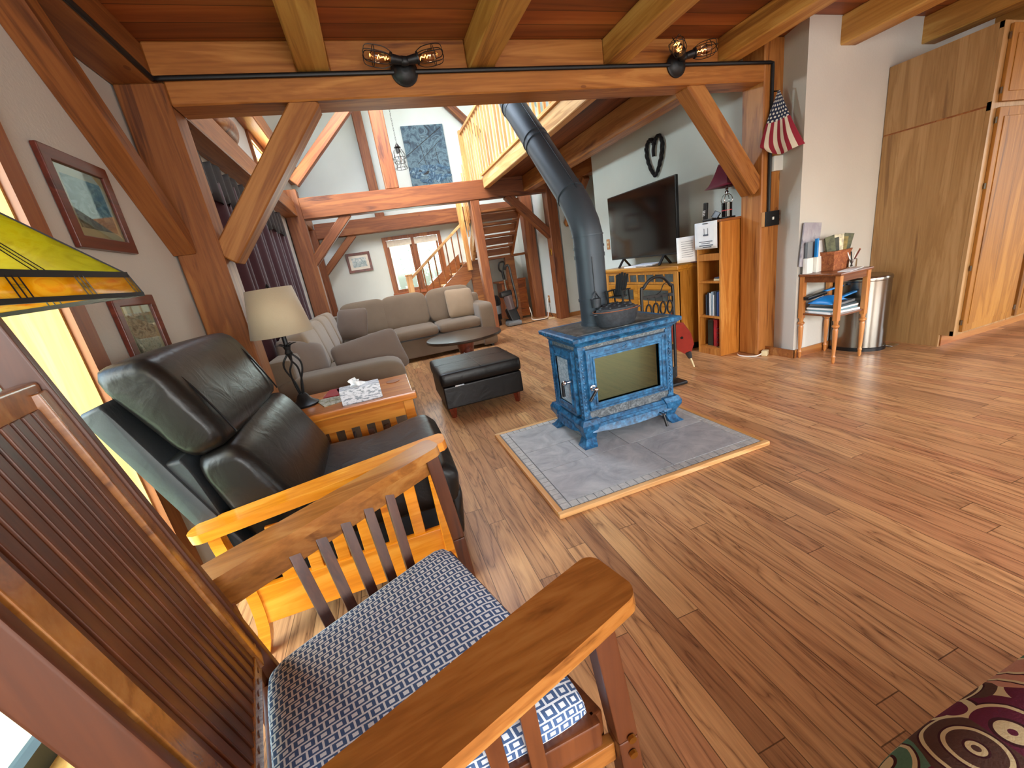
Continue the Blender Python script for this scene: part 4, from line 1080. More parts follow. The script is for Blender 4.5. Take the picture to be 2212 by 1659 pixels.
# fireplace tools, bellows, shovel
L = (2.19, 2.86, 0)
ft = thing('fireplace_tool_set', 'black arched fireplace tool stand behind the stove', 'fireplace tools', L)
b = MB().tube([(-.155, 0, .05), (-.155, 0, .80), (-.13, 0, .875), (-.07, 0, .93), (0, 0, .945), (.07, 0, .925), (.13, 0, .86), (.155, 0, .78), (.155, 0, .05)], .013, 8, sm=40)
b.bar((-.155, 0, .80), (.155, 0, .78), .02, .025).tube([(-.02, 0, .80), (.03, 0, .82), (.06, 0, .87), (.09, 0, .885)], .004, 6, sm=10); b.build('stand', M_BLACK, ft)
MB().bx(-.19, .19, -.11, .11, 0, .03, .01).build('base', M_BLACK, ft)
for k, nm in enumerate(('poker', 'tongs', 'brush', 'shovel')):
    x = -.105+k*.07
    b = MB().tube([(x, -.02, .79), (x, -.02, .74)], .004, 6)
    b.tube([(x+math.cos(a*PI/12)*.026, -.02, .685+math.sin(a*PI/12)*.05) for a in range(24)], .008, 6, True).cyl((x, -.02, .64), (x, -.02, .12), .006, n=8)
    b.box((x, -.02, .10), (.05 if k else .015, .02, .10), None, .005); b.build(nm, M_BLACK, ft)
b = MB().prism([(-.055, .02), (-.075, -.10), (-.06, -.19), (-.02, -.24), (.02, -.24), (.06, -.19), (.075, -.10), (.055, .02), (0, .05)], .035, Matrix.Identity(4))
L = tuple(Vector((2.70, 3.03, .02))+Vector((-.17, -.03, .35)).normalized()*.375)
bl = thing('fireplace_bellows', 'red leather bellows with pale nozzle leaning behind the stove', 'bellows', L)
yv = Vector((-.17, -.03, .35)).normalized(); zv = Vector((-.63, -.75, .15)); zv = (zv-yv*zv.dot(yv)).normalized(); xv = yv.cross(zv)
bl.rotation_euler = Matrix((xv, yv, zv)).transposed().to_euler()
b = MB().prism([(-.06, .12), (-.085, 0), (-.075, -.11), (-.03, -.18), (.03, -.18), (.075, -.11), (.085, 0), (.06, .12), (0, .15)], .04)
b.build('body', plain('red_leather', '#8f2a20', .5), bl)
MB().cyl((0, -.17, 0), (0, -.25, 0), .032, .02, 14).build('collar', M_LEATHG, bl)
MB().cyl((0, -.24, 0), (0, -.37, 0), .011, .008, 12).build('nozzle', M_CREAM, bl)
MB().lathe([(.012, .02), (.012, .026)], (0, 0, 0), 12).build('valve', M_BLACK, bl)
MB().bx(-.012, .012, .14, .28, -.015, .015, .005).build('handle', W_RED, bl)
L = (1.87, 2.5, .028)
sc = thing('ash_shovel', 'black ash shovel propped against the right side of the stove', 'shovel', L)
MB().bar((.0, 0, .16), (.055, 0, .008), .10, .008, (1, 0, 0), .002).build('blade', M_BLACK, sc)
MB().tube([(0, 0, .16), (-.02, .0, .38), (-.03, 0, .55)], .007, 8, sm=6).build('handle', M_BLACK, sc)
# ------------------------------------------------------------------ television wall
L = (3.25, 4.33, 0)
cn = thing('media_console', 'oak console with slate inlay carrying the television', 'console', L)
CX, CY0, CY1 = 3.05, 3.62, 5.05
MB().bx(CX, 3.46, CY0, CY1, .07, .885).build('carcass', W_CONSZ, cn, L)
MB().bx(CX-.03, 3.47, CY0-.02, CY1+.02, .89, .94, .012).bx(CX-.015, 3.465, CY0-.01, CY1+.01, .875, .892).build('top', W_CONS, cn, L)
b = MB()
for y in (CY0, CY1-.06): b.bx(CX-.015, CX+.02, y, y+.06, .0, .878, .004)
b.bx(CX-.012, CX, CY0+.06, CY1-.06, .855, .878).bx(CX-.012, CX, CY0+.06, CY1-.06, .745, .77)
for k in range(9): y = CY0+.06+k*(CY1-CY0-.12)/8.0; b.bx(CX-.012, CX, y-.012, y+.012, .77, .855)
b.build('face_frame', W_CONSZ, cn, L)
b = MB()
for k in range(8):
    w_ = (CY1-CY0-.12)/8; y = CY0+.06+k*w_; b.bx(CX-.006, CX+.002, y+.014, y+w_-.014, .772, .853)
b.build('slate_tiles', M_SLATE, cn, L)
for k, (ya, yb) in enumerate(((CY0+.065, 4.33), (4.335, CY1-.065))):
    d = MB()
    for a, c in ((ya, ya+.06), (yb-.06, yb)): d.bx(CX-.018, CX, a, c, .12, .74, .004)
    for a, c in ((.12, .19), (.685, .74), (.50, .54)): d.bx(CX-.018, CX, ya+.06, yb-.06, a, c, .004)
    d.bx(CX-.008, CX, ya+.05, yb-.05, .15, .72)
    dd = d.build('door', W_CONS, cn, L)
    child(MB().bx(CX-.013, CX-.005, ya+.10, yb-.10, .555, .675), 'slate_tiles', M_SLATE, dd, L)
MB().bx(CX+.01, 3.45, CY0+.01, CY1-.01, 0, .075).build('plinth', M_BLACK, cn, L)
L = (3.235, 4.46, .94)
tv = thing('television', 'large black flat television on the oak console', 'television', L)
M_SCR = NT('dark_screen').set(Base_Color='#060708', Roughness=.09, Specular_IOR_Level=.8)
MB().bx(3.20, 3.235, 3.80, 5.12, 1.045, 1.845, .006).build('housing', M_BLACKM, tv, L)
MB().bx(3.196, 3.201, 3.812, 5.108, 1.065, 1.833).build('screen', M_SCR, tv, L)
for y in (4.05, 4.86):
    MB().bar((3.22, y, 1.05), (3.12, y-.03, .945), .03, .012).bar((3.22, y, 1.05), (3.33, y+.03, .945), .03, .012).build('foot', M_BLACKM, tv, L)
MB().bx(3.235, 3.275, 4.2, 4.7, 1.05, 1.4, .01).build('rear_housing', M_BLACKM, tv, L)
tag(MB().box((3.14, 4.42, .949), (.14, .42, .018), (0, 0, .05), .002).build('magazine', M_PAPER, off=(3.14, 4.42, .94)), 'white magazine under the television, lower of two', 'magazine')
tag(MB().box((3.13, 4.25, .966), (.15, .32, .014), (0, -.05, .12), .002).build('magazine', plain('pale_blue_cover', '#cfd6e4', .5), off=(3.13, 4.25, .96)), 'pale blue magazine slid under the television, upper of two', 'magazine')
# rope heart
L = (3.488, 4.47, 2.15)
hw = thing('heart_wreath', 'dark twisted-vine heart hanging above the television', 'wreath', L)
M_VINE = plain('dark_vine', '#18181c', .8, bump=.3)
b = MB()
for ph in range(3):
    for sy in (-1, 1):
        pts = [(0, 0, .14), (0, .04, .20), (0, .10, .205), (0, .145, .12), (0, .12, -.02), (0, .06, -.13), (0, 0, -.20)]
        pr = resample(pts, 40); o = []
        for k, p in enumerate(pr):
            a = k*.55+ph*2.1; o.append((-.012+.013*math.cos(a), sy*(p.y+.013*math.sin(a)), p.z+.008*math.sin(a*1.3)))
        b.tube(o, .013, 6)
b.build('vine', M_VINE, hw)
MB().tube([(-.01, .0, .15), (-.015, .015, .09), (-.01, .02, .02)], .02, 6, sm=8).build('bow', M_VINE, hw)
L = (3.497, 5.66, 1.265)
def outlet(name, lab, L, ax, plate, cat='outlet', toggle=False):
    o = thing(name, lab, cat, L); s = -1
    d = (.008, .085, .15) if ax == 'x' else (.085, .008, .15)
    MB().box((0, 0, 0), d, None, .003).build('plate', plate, o)
    for z in (-.03, .03):
        MB().box((-.005, 0, z) if ax == 'x' else (0, -.005, z), (.006, .04, .03) if ax == 'x' else (.04, .006, .03), None, .004).build('socket', M_CREAM, o)
    return o
outlet('wall_outlet', 'wooden outlet plate on the wall left of the television', L, 'x', W_BOOKZ)
outlet('wall_outlet', 'low wooden outlet plate with plugged cords beside the middle post', (3.416, 8.0, .37), 'x', W_BOOKZ)
o = thing('latch_plate', 'brass plate on the left face of the middle right post', 'plate', (3.356, 7.48, 1.30))
MB().box((0, 0, 0), (.012, .06, .13), None, .003).build('plate', M_BRASS, o); MB().cyl((-.006, 0, .02), (-.035, 0, .02), .012, n=10).build('knob', M_BRASS, o)

# bookcase
L = (3.31, 3.30, 0)
bk = thing('bookcase', 'narrow oak bookcase beside the right post', 'bookcase', L)
BX0, BX1, BY0, BY1 = 3.16, 3.46, 3.17, 3.475
for y in (BY0, BY1-.02): MB().bx(BX0, BX1, y, y+.02, 0, 1.30, .003).build('side_panel', W_BOOKZ, bk, L)
MB().bx(BX1-.01, BX1, BY0+.02, BY1-.02, 0, 1.3).build('back_panel', W_BOOKZ, bk, L)
MB().bx(BX0-.012, BX1+.01, BY0-.014, BY1+.012, 1.30, 1.322, .004).build('top', W_STAIR, bk, L)
for z in (.06, .385, .735, 1.0): MB().bx(BX0+.004, BX1-.01, BY0+.02, BY1-.02, z, z+.02).build('shelf', W_BOOKZ, bk, L)
MB().bx(BX0, BX0+.015, BY0+.02, BY1-.02, 0, .06).bx(BX0, BX0+.015, BY0+.02, BY1-.02, .955, 1.02).build('rail', W_BOOKZ, bk, L)
def book(x0, y0, y1, z0, h, d, mat, lab, grp):
    c = (x0+d/2, (y0+y1)/2, z0)
    o = thing('book', lab, 'book', c, 0, grp)
    MB().bx(-d/2+.002, d/2-.004, -(y1-y0)/2+.003, (y1-y0)/2-.003, .003, h-.003).build('pages', M_PAPER, o)
    MB().bx(-d/2, d/2, -(y1-y0)/2, -(y1-y0)/2+.003, 0, h).bx(-d/2, d/2, (y1-y0)/2-.003, (y1-y0)/2, 0, h).bx(-d/2, -d/2+.003, -(y1-y0)/2, (y1-y0)/2, 0, h).build('cover', mat, o)
cols = [('#2d3947', .21), ('#1f2a38', .23), ('#dfe6ea', .225), ('#a9c3d4', .24), ('#e6ebee', .21), ('#39424c', .245), ('#2f4d86', .24), ('#8b9fd0', .25)]
labs = ['slate blue book at the left end of the upper book row', 'near-black book second from the left in the upper book row', 'white book third from the left in the upper book row', 'pale blue book in the middle of the upper book row', 'thin white book right of the pale blue one',
        'dark grey book in the upper book row', 'royal blue book in the upper book row', 'lavender book at the right end of the upper book row']
y = BY1-.075
for k, (c, h) in enumerate(cols):
    w_ = [.026, .022, .026, .022, .02, .026, .03, .026][k]
    book(BX0+.03, y-w_, y, .405, h, .17, plain('book_cover_%s' % 'abcdefgh'[k], c, .5, var=.05), labs[k], 'books on the middle shelf'); y -= w_+.0005
y = BY1-.08
for c, h, w_, lab in (('#23271d', .27, .075, 'wide black and green book on the bottom shelf'), ('#b2232e', .28, .055, 'red book on the bottom shelf')):
    book(BX0+.05, y-w_, y, .08, h, .19, plain('book_cover_'+lab.split()[0]+'_low', c, .45, var=.3), lab, 'books on the bottom shelf'); y -= w_+.002
tag(MB().box((3.25, 3.245, .765), (.12, .09, .02), None, .003).build('book', M_CREAM, off=(3.25, 3.245, .755)), 'pale paperback lying on the upper open shelf', 'book')
tag(MB().box((3.25, 3.245, .782), (.11, .085, .012), None, .003).build('book', plain('dark_blue_book', '#39435a', .5), off=(3.25, 3.245, .776)), 'thin dark book lying on the pale paperback', 'book')
L = (3.22, 3.235, .08)
wb = thing('wire_canister', 'black wire canister beside the red book', 'canister', L)
b = MB()
for k in range(12): a = k*PI/6; b.cyl((math.cos(a)*.035, math.sin(a)*.035, 0), (math.cos(a)*.035, math.sin(a)*.035, .20), .0015, n=5)
for z in (.003, .05, .10, .15, .2): b.tube([(math.cos(a*PI/10)*.035, math.sin(a*PI/10)*.035, z) for a in range(20)], .002, 5, True)
b.build('wire_cage', M_BLACK, wb)
tag(MB().bx(3.22, 3.40, 3.20, 3.24, 1.02, 1.26, .01).build('wireless_router', M_WHITE, off=(3.31, 3.22, 1.02)), 'white device box in the top bookcase compartment', 'router')
# papers
def paper(name, lab, c, w_, h, rx, rz, lines, mat=M_PAPER, icon=False):
    p = thing(name, lab, 'paper', c); p.rotation_euler = (0, rx, rz)
    rows = [[(-.006-.01*math.sin(j/6*PI)*0+.006*((i/6)**2), (j/6-.5)*w_, (i/6-.5)*h) for j in range(7)] for i in range(7)]
    MB().sheet(rows).build('sheet', mat, p, solid=.0012, ang=180)
    b = MB()
    for (y0, y1, z, t) in lines: b.bx(-.0085, -.0065, y0, y1, z-t/2, z+t/2)
    if icon: b.bx(-.0085, -.0065, -.035, .028, -.002, .012).bx(-.0085, -.0065, -.03, -.027, .01, .068).bx(-.0085, -.0065, .014, .017, .01, .066)
    b.build('lettering', M_INK, p)
    return p
ln = [(-.035, .035, .112, .006)]+[(-.085, .085, -.055, .006), (-.055, .055, -.072, .006), (-.09, .085, -.092, .009), (-.07, .04, -.108, .009)]
paper('router_notice', 'white printed notice with a router picture hung on the bookcase front', (3.141, 3.33, 1.195), .285, .25, -.03, 0, [(a, b_, z, t) for a, b_, z, t in ln], icon=True)
paper('handwritten_note', 'pale handwritten note leaning at the end of the console top', (3.13, 3.585, 1.085), .19, .26, .22, .95, [(-.06, .05, .08-.022*k, .003) for k in range(8)])
tag(MB().box((3.24, 3.56, 1.0), (.03, .16, .12), (0, 0, 0), .004).build('leather_folder', plain('maroon_folder', '#4a1820', .5), off=(3.24, 3.56, .94)), 'maroon folder behind the handwritten note', 'folder')
# phone
L = (3.24, 3.40, 1.322)
ph = thing('cordless_phone', 'black cordless phone upright in its cradle on the bookcase', 'phone', L)
MB().box((.01, -.02, .012), (.10, .12, .024), None, .006).build('cradle', M_BLACKM, ph)
MB().bar((-.01, .03, .02), (-.02, .01, .175), .045, .024, (1, 0, 0), .006).build('handset', M_BLACKM, ph)
b = MB()
for i in range(4):
    for j in range(3): b.box((-.032-.0015*i, .018+j*.012-.004*i, .06+i*.014), (.003, .007, .006))
b.build('keypad', M_PAPER, ph)
MB().bar((.02, -.05, .02), (.045, -.075, .075), .075, .015, (1, 0, 0), .005).build('display_rest', M_BLACKM, ph)
# burgundy lamp
L = (3.34, 3.275, 1.322)
rl = thing('table_lamp', 'small lamp with burgundy square shade and lantern base on the bookcase', 'lamp', L)
MB().box((0, 0, .008), (.105, .105, .016), None, .004).build('base', M_BLACK, rl)
MB().cyl((0, 0, .016), (0, 0, .135), .046, n=20).lathe([(.047, .13), (.047, .14), (.03, .146)], n=20).build('lantern_body', NT('dark_lantern_glass').set(Base_Color='#0d0d10', Roughness=.08), rl)
MB().cyl((0, 0, .07), (0, 0, .078), .0468, n=20).build('red_band', plain('red_band_paint', '#b8444a', .3), rl)
b = MB().tube([(0, 0, .21), (0, 0, .30)], .009, 10)
b.lathe([(.006, .22), (.02, .235), (.008, .25), (.016, .262), (.006, .275)], n=12)
for k in range(4):
    a = k*PI/2+.4; b.tube([(0, 0, .225), (math.cos(a)*.035, math.sin(a)*.035, .205), (math.cos(a)*.052, math.sin(a)*.052, .165), (math.cos(a)*.04, math.sin(a)*.04, .14)], .0035, 6, sm=10)
b.build('stem', M_CHROME, rl)
rows = []
for i in range(9):
    t = i/8; h = .135-.085*t**.62
    rows.append([(x*h, y*h, .285+.20*t) for x, y in ((-1, -1), (1, -1), (1, 1), (-1, 1), (-1, -1))])
MB().sheet(rows).build('lamp_shade', M_REDSH, rl, solid=.003)

# conduit, switch box, thermostat, flag, plug
tag(MB().tube([(-.838, -2.5, 2.450), (-.838, 2.92, 2.450), (-.80, 2.925, 2.450), (3.42, 2.925, 2.450), (3.452, 2.925, 2.446), (3.452, 2.925, 2.41), (3.452, 2.925, 1.31)], .0135, 8).build('cable_conduit', M_BLACK, off=(1.3, 2.925, 2.46)), 'black cable run along the near tie beam and down the post', 'cable')
L = (3.468, 2.905, 1.255)
sb = thing('switch_box', 'black and tan switch box on the right post', 'switch', L)
MB().bx(-.085, .075, .0, .032, -.062, .062, .003).build('box', W_PALEZ, sb)
MB().bx(-.082, .075, -.012, .0, -.062, .062, .002).build('cover_plate', M_BLACKM, sb)
MB().bx(-.012, .004, -.022, -.012, -.012, .012, .002).build('toggle', M_WHITE, sb)
b = MB().cyl((.075, .015, .03), (.12, .02, .03), .01, n=10).cyl((.075, .015, -.02), (.12, .02, -.02), .01, n=10); b.build('connector', plain('copper', '#b07a5a', .4, .8), sb)
L = (3.535, 2.925, 1.70)
tag(MB().box((3.535, 2.92, 1.70), (.12, .035, .12), None, .006).build('thermostat', M_WHITE, off=(3.535, 2.92, 1.70)), 'white box on the right post behind the hanging flag', 'thermostat')
L = (3.50, 2.90, 2.20)
fl = thing('flag', 'small American flag hanging from the right post', 'flag', L)
def mk_flag():
    t = NT('flag_cloth'); tc = t.n('TexCoord'); sp = t.n('SeparateXYZ'); t.l(tc.outputs['UV'], sp.inputs[0]); u, v = sp.outputs[0], sp.outputs[1]
    st = t.math('GREATER_THAN', t.math('MODULO', t.math('MULTIPLY', u, 9), 2.0), 1.0)
    c = t.mix(st, '#8e2134', '#d9d0bc')
    can = t.math('LESS_THAN', v, .40)
    gx = t.math('FRACT', t.math('ADD', t.math('MULTIPLY', u, 6), t.math('MULTIPLY', t.math('MODULO', t.math('FLOOR', t.math('MULTIPLY', v, 22)), 2.0), .5)))
    gy = t.math('FRACT', t.math('MULTIPLY', v, 22))
    dx = t.math('SUBTRACT', gx, .5); dy = t.math('SUBTRACT', gy, .5)
    star = t.math('LESS_THAN', t.math('ADD', t.math('MULTIPLY', dx, dx), t.math('MULTIPLY', dy, dy)), .085)
    c = t.mix(can, c, t.mix(star, '#232b45', '#d9d6cc'))
    return t.set(Base_Color=c, Roughness=.9)
rows = []; uvs = []
n, mm = 26, 20
FL = Vector(L)
Lp = [Vector(p)-FL for p in ((3.44, 2.862, 2.229), (3.403, 2.91, 2.049), (3.329, 2.905, 1.856), (3.421, 2.90, 1.713))]
Rp = [Vector(p)-FL for p in ((3.445, 2.85, 2.229), (3.45, 2.768, 2.049), (3.452, 2.70, 1.91), (3.455, 2.632, 1.776))]
for i in range(n+1):
    t = i/n; a = Vector(resample(Lp, n)[i]); c = Vector(resample(Rp, n)[i])
    a = a.lerp(Vector(resample([Lp[0], Lp[1], Lp[2], Lp[2]+Vector((.02, 0, -.03))], n)[i]), 1)
    row = []
    for j in range(mm+1):
        s = j/mm; p = a.lerp(c, s)
        bow = math.sin(s*PI)*t*t
        p = p+Vector((-.02*math.sin(s*8+t*2)*t-.03*math.sin(s*PI)*t, -.02*math.sin(s*PI)*t, -.055*bow*(1.6-s)))
        row.append((p.x, p.y, p.z)); uvs.append((s, t))
    rows.append(row)
f_ = MB().sheet(rows, uvs=uvs).build('cloth', mk_flag(), fl, ang=180)
MB().cyl((-.02, .038, .05), (-.065, -.045, .022), .005, n=8).build('staff', M_BLACK, fl)
L = (3.43, 2.90, 0)
pl = thing('power_adapter', 'cream power adapter with white cord at the foot of the right post', 'adapter', L)
MB().box((0, 0, .025), (.07, .05, .05), (0, 0, .5), .006).build('body', M_CREAM, pl)
MB().tube([(-.02, 0, .03), (-.07, .02, .008), (-.12, .05, .006), (-.16, .13, .006), (-.13, .2, .006)], .005, 6, sm=16).build('cord', M_WHITE, pl)

# caged sconces
def sconce(L, lab, splay):
    o = thing('caged_wall_light', lab, 'wall light', L, 0, 'caged lights on the near tie beam')
    R = Matrix.Rotation(PI/2, 3, 'X')
    MB().lathe([(.082, 0), (.082, .012), (.07, .02), (.064, .03), (.045, .04), (.03, .046), (.018, .05)], (0, 0, -.02), 28, R).build('backplate', M_BLACK, o)
    MB().tube([(0, -.03, .0), (0, -.06, .0), (0, -.085, .0)], .016, 10, sm=8).pillow((0, -.085, .0), (.06, .05, .05), e=.8, n=14, m=8).build('arm', M_BLACK, o)
    for s, (dx, dy) in zip((-1, 1), splay):
        d = Vector((s*dx, -dy, .12)).normalized(); p0 = Vector((0, -.085, .0))+d*.02
        MB().cyl(p0, p0+d*.055, .022, .026, 16).cyl(p0+d*.055, p0+d*.065, .034, n=18).build('socket', M_BLACK, o)
        B = basis((0, 0, 0), d); Rm = Matrix((B.col[1], B.col[2], B.col[0])).transposed()
        bl = MB().lathe([(.012, 0), (.014, .02), (.028, .055), (.03, .085), (.022, .11), (.008, .122)], p0+d*.06, 18, Rm).build('bulb', M_AMBER, o)
        child(MB().tube([p0+d*(.075+.007*k)+Rm @ Vector((.007*(-1)**k, .004*(k % 3-1), 0)) for k in range(10)], .0016, 5), 'filament', M_FIL, bl, (0, 0, 0))
        c = MB()
        for k in range(6):
            a = k*PI/3
            c.tube([p0+d*t+Rm @ Vector((math.cos(a)*r, math.sin(a)*r, 0)) for t, r in ((.06, .034), (.10, .05), (.16, .052), (.205, .045), (.215, .02), (.215, 0))], .0024, 5, sm=12)
        for t, r in ((.16, .052),): c.tube([p0+d*t+Rm @ Vector((math.cos(a*PI/9)*r, math.sin(a*PI/9)*r, 0)) for a in range(18)], .0022, 5, True)
        c.build('cage', M_BLACK, o)
M_AMBER = glass('amber_bulb_glass', '#e8c79c')
M_FIL = emit('glowing_filament', '#ffb060', 6)
sconce((.485, 2.939, 2.475), 'left of the two caged double lights on the near tie beam', ((1, .12), (1, .12)))
sconce((2.51, 2.939, 2.47), 'right of the two caged double lights on the near tie beam', ((.75, .55), (.95, .35)))

# ------------------------------------------------------------------ small side table group
L = (3.675, 2.485, 0)
ta = thing('side_table', 'small two-tier side table with turned legs by the cream wall', 'table', L)
TX0, TX1, TY0, TY1 = 3.505, 3.86, 2.315, 2.645
MB().bx(TX0-.012, TX1+.012, TY0-.012, TY1+.005, .735, .757, .006).build('tabletop', W_TURNT, ta, L)
MB().bx(TX0+.01, TX1-.01, TY0+.01, TY1-.01, .40, .416, .003).build('lower_shelf', W_TURNT, ta, L)
for y in (TY0+.015, TY1-.015): MB().bx(TX0+.02, TX1-.02, y-.008, y+.008, .685, .735).build('apron', W_TURNT, ta, L)
for x in (TX0+.015, TX1-.015): MB().bx(x-.008, x+.008, TY0+.02, TY1-.02, .685, .735).build('apron', W_TURNT, ta, L)
for x in (TX0+.018, TX1-.018):
    for y in (TY0+.018, TY1-.018):
        MB().bx(x-.019, x+.019, y-.019, y+.019, .37, .735, .003).lathe([(.008, 0), (.014, .02), (.012, .045), (.017, .06), (.011, .075), (.013, .1), (.019, .25), (.02, .29), (.014, .305), (.026, .32), (.026, .33), (.015, .34), (.019, .37)], (x, y, 0), 18).build('leg', W_TURN, ta, L)
def wh(c, lab, d, tall, mat):
    o = thing('literature_holder', lab, 'holder', c)
    MB().bx(-d/2, d/2, -.02, .02, 0, .13, .004).build('pocket', M_WHITE, o)
    MB().bx(-d/2+.006, d/2-.006, -.012, .012, .01, tall, .002).build('leaflet', mat, o)
wh((3.53, 2.60, .757), 'white leaflet holder at the left of the side table with grey leaflets', .07, .26, M_GREYP)
wh((3.585, 2.575, .757), 'narrow white leaflet holder with a blue leaflet', .03, .28, M_BLUEP)
wh((3.645, 2.595, .757), 'white leaflet holder with pale leaflets beside the rust basket', .085, .26, M_PAPER)
tag(MB().box((3.585, 2.632, .99), (.20, .012, .36), (-.02, .12, 0), .002).build('photo_board', mk_art('grey_photo', [(.3, '#8b8797'), (.6, '#aaa8b0'), (.7, '#5a5766')], 4), off=(3.585, 2.632, .80)), 'grey photo board standing against the wall behind the leaflets', 'picture')
L = (3.745, 2.53, .757)
bs = thing('letter_basket', 'rust-coloured tin basket full of leaflets', 'basket', L)
b = MB()
rows = [[(x*s, y*s*.6, z) for x, y in ((-.1, -.1), (.1, -.1), (.1, .1), (-.1, .1), (-.1, -.1))] for s, z in ((.88, 0), (.92, .07), (1.0, .14), (1.08, .16))]
b.sheet(rows); b.raw(rows[0][:4], [(0, 1, 2, 3)]); b.build('tin', M_RUST, bs, solid=.003)
pal = ['#4d5138', '#8f8b74', '#2f3328', '#6b4a34', '#c9c1a6', '#3d4a55', '#7a6a34', '#b58d2f']
for k in range(9):
    tag(MB().box((0, 0, .14), (.075, .004, .28), None, .001).build('leaflet', plain('leaflet_print_%s' % 'abcdefghi'[k], pal[k % 8], .6, var=.5, sc=30)), ['olive leaflet at the left of the tin basket', 'tan leaflet second in the tin basket', 'dark green leaflet third in the tin basket', 'brown leaflet in the middle of the tin basket', 'cream leaflet just right of the brown one in the basket', 'slate leaflet sixth in the tin basket', 'mustard leaflet seventh in the tin basket', 'yellow topped leaflet at the right of the tin basket', 'olive leaflet at the back of the tin basket'][k], 'leaflet', 'leaflets in the tin basket')
    o = COL.objects[-1]; o.location = (3.715+k*.0085, 2.512+.012*((k*2) % 4), .765-.012*(k % 4)); o.rotation_euler = (.0, -.20+.05*k, -.35-.05*(k % 3))
L = (3.90, 2.50, .757)
L = (3.845, 2.46, .757)
gj = thing('pen_jar', 'glass jar of pens at the right end of the side table', 'jar', L)
MB().lathe([(.032, 0), (.036, .01), (.036, .065), (.034, .07), (.032, .065), (.030, .008)], n=20).build('jar', M_GLASS, gj)
for k, (a, r, l, mat, lab, nm) in enumerate(((2.6, .5, .13, M_PAPER, 'white pen leaning left out of the jar', 'pen'), (2.0, .15, .12, M_BLACKM, 'black pen upright in the jar', 'pen'), (.4, .6, .13, M_WHITE, 'white marker leaning right in the jar', 'pen'), (.1, .8, .17, W_TURN, 'long wooden pencil leaning right out of the jar', 'pencil'), (-.2, .75, .16, plain('maroon_pencil', '#6b2a2a', .4), 'maroon pencil below the wooden pencil', 'pencil'))):
    d = Vector((math.cos(a)*r, math.sin(a)*r*.4, 1)).normalized()
    p = Vector((3.845, 2.46, .768))-Vector((d.x, d.y, 0))*.02
    tag(MB().cyl(p, p+d*l, .0045, n=8).build(nm, mat, off=p), lab, nm, 'pens in the jar')
tag(MB().box((3.71, 2.375, .7595), (.26, .09, .004), (0, 0, .25), .001).build('paper_stack', M_PAPER, off=(3.71, 2.375, .757)), 'white papers lying at the front of the side table', 'paper')
z = .416
for k, (w_, d, h, mat, lab) in enumerate(((.30, .24, .018, M_PAPER, 'white magazine at the bottom of the side table shelf'), (.28, .22, .014, plain('teal_cover', '#6f8f9a', .5), 'teal magazine second in the shelf pile'), (.29, .23, .016, M_PAPER, 'white magazine third in the shelf pile'), (.27, .22, .016, plain('dark_teal_cover', '#31434b', .5), 'dark teal magazine fourth in the shelf pile'), (.28, .2, .02, M_GREYP, 'grey folder on top of the shelf pile'))):
    tag(MB().box((3.68, 2.48, z+h/2), (w_, d, h-.001), (0, 0, .06*(k-2)), .002).build('magazine', mat, off=(3.68, 2.48, z)), lab, 'magazine', 'magazines on the side table shelf'); z += h
L = (3.66, 2.46, z)
dp = thing('dustpan', 'blue plastic dustpan on the magazines of the side table', 'dustpan', L)
rows = [[(-.16+.24*(i/8), (j/6-.5)*(.20-.08*(i/8)**2), .004+.055*math.sin(i/8*PI)**.7*(.35+.65*(1-abs(j/3-1)**3))*(1 if i < 8 else 1)) for j in range(7)] for i in range(9)]
MB().sheet(rows).build('pan', M_BLUEP, dp, solid=.004, ang=60)
MB().bar((.06, 0, .02), (.235, -.02, .05), .035, .016, bev=.007).build('handle', M_BLUEP, dp)
L = (3.66, 2.56, z+.05)
hb = thing('hand_brush', 'black bristled hand brush with blue handle behind the dustpan', 'brush', L)
MB().bar((-.16, .02, -.005), (.04, 0, .02), .05, .03, bev=.008).build('bristles', M_BLACKM, hb)
MB().bar((.02, 0, .03), (.22, -.02, .05), .03, .016, bev=.007).build('handle', M_BLUEP, hb)

# trash can
L = (4.10, 2.50, 0)
tc_ = thing('trash_can', 'brushed steel semi-round trash can with pedal beside the tall cabinet', 'trash can', L)
def dshape(s, z, n=24):
    p = []
    for k in range(n+1):
        a = PI+PI*k/n; p.append((math.cos(a)*.19*s, .05+math.sin(a)*.235*s, z))
    p += [(.19*s, .13, z), (-.19*s, .13, z)]; return p
def dsol(secs):
    b = MB(); rows = [dshape(s, z)+[dshape(s, z)[0]] for s, z in secs]
    b.sheet(rows); b.raw(rows[0][:-1], [tuple(range(len(rows[0])-1))]); b.raw(rows[-1][:-1], [tuple(range(len(rows[-1])-1))]); return b
dsol([(.99, .03), (1, .035), (1, .615)]).build('body', M_STEEL, tc_, ang=40)
dsol([(1.015, 0), (1.02, .03), (1.0, .034)]).build('base_ring', M_BLACKM, tc_)
dsol([(1.01, .616), (1.02, .622), (1.02, .64), (.99, .652), (.9, .656)]).build('lid', M_STEEL, tc_)
MB().box((.10, -.20, .025), (.10, .06, .012), None, .004).build('pedal', M_CHROME, tc_)

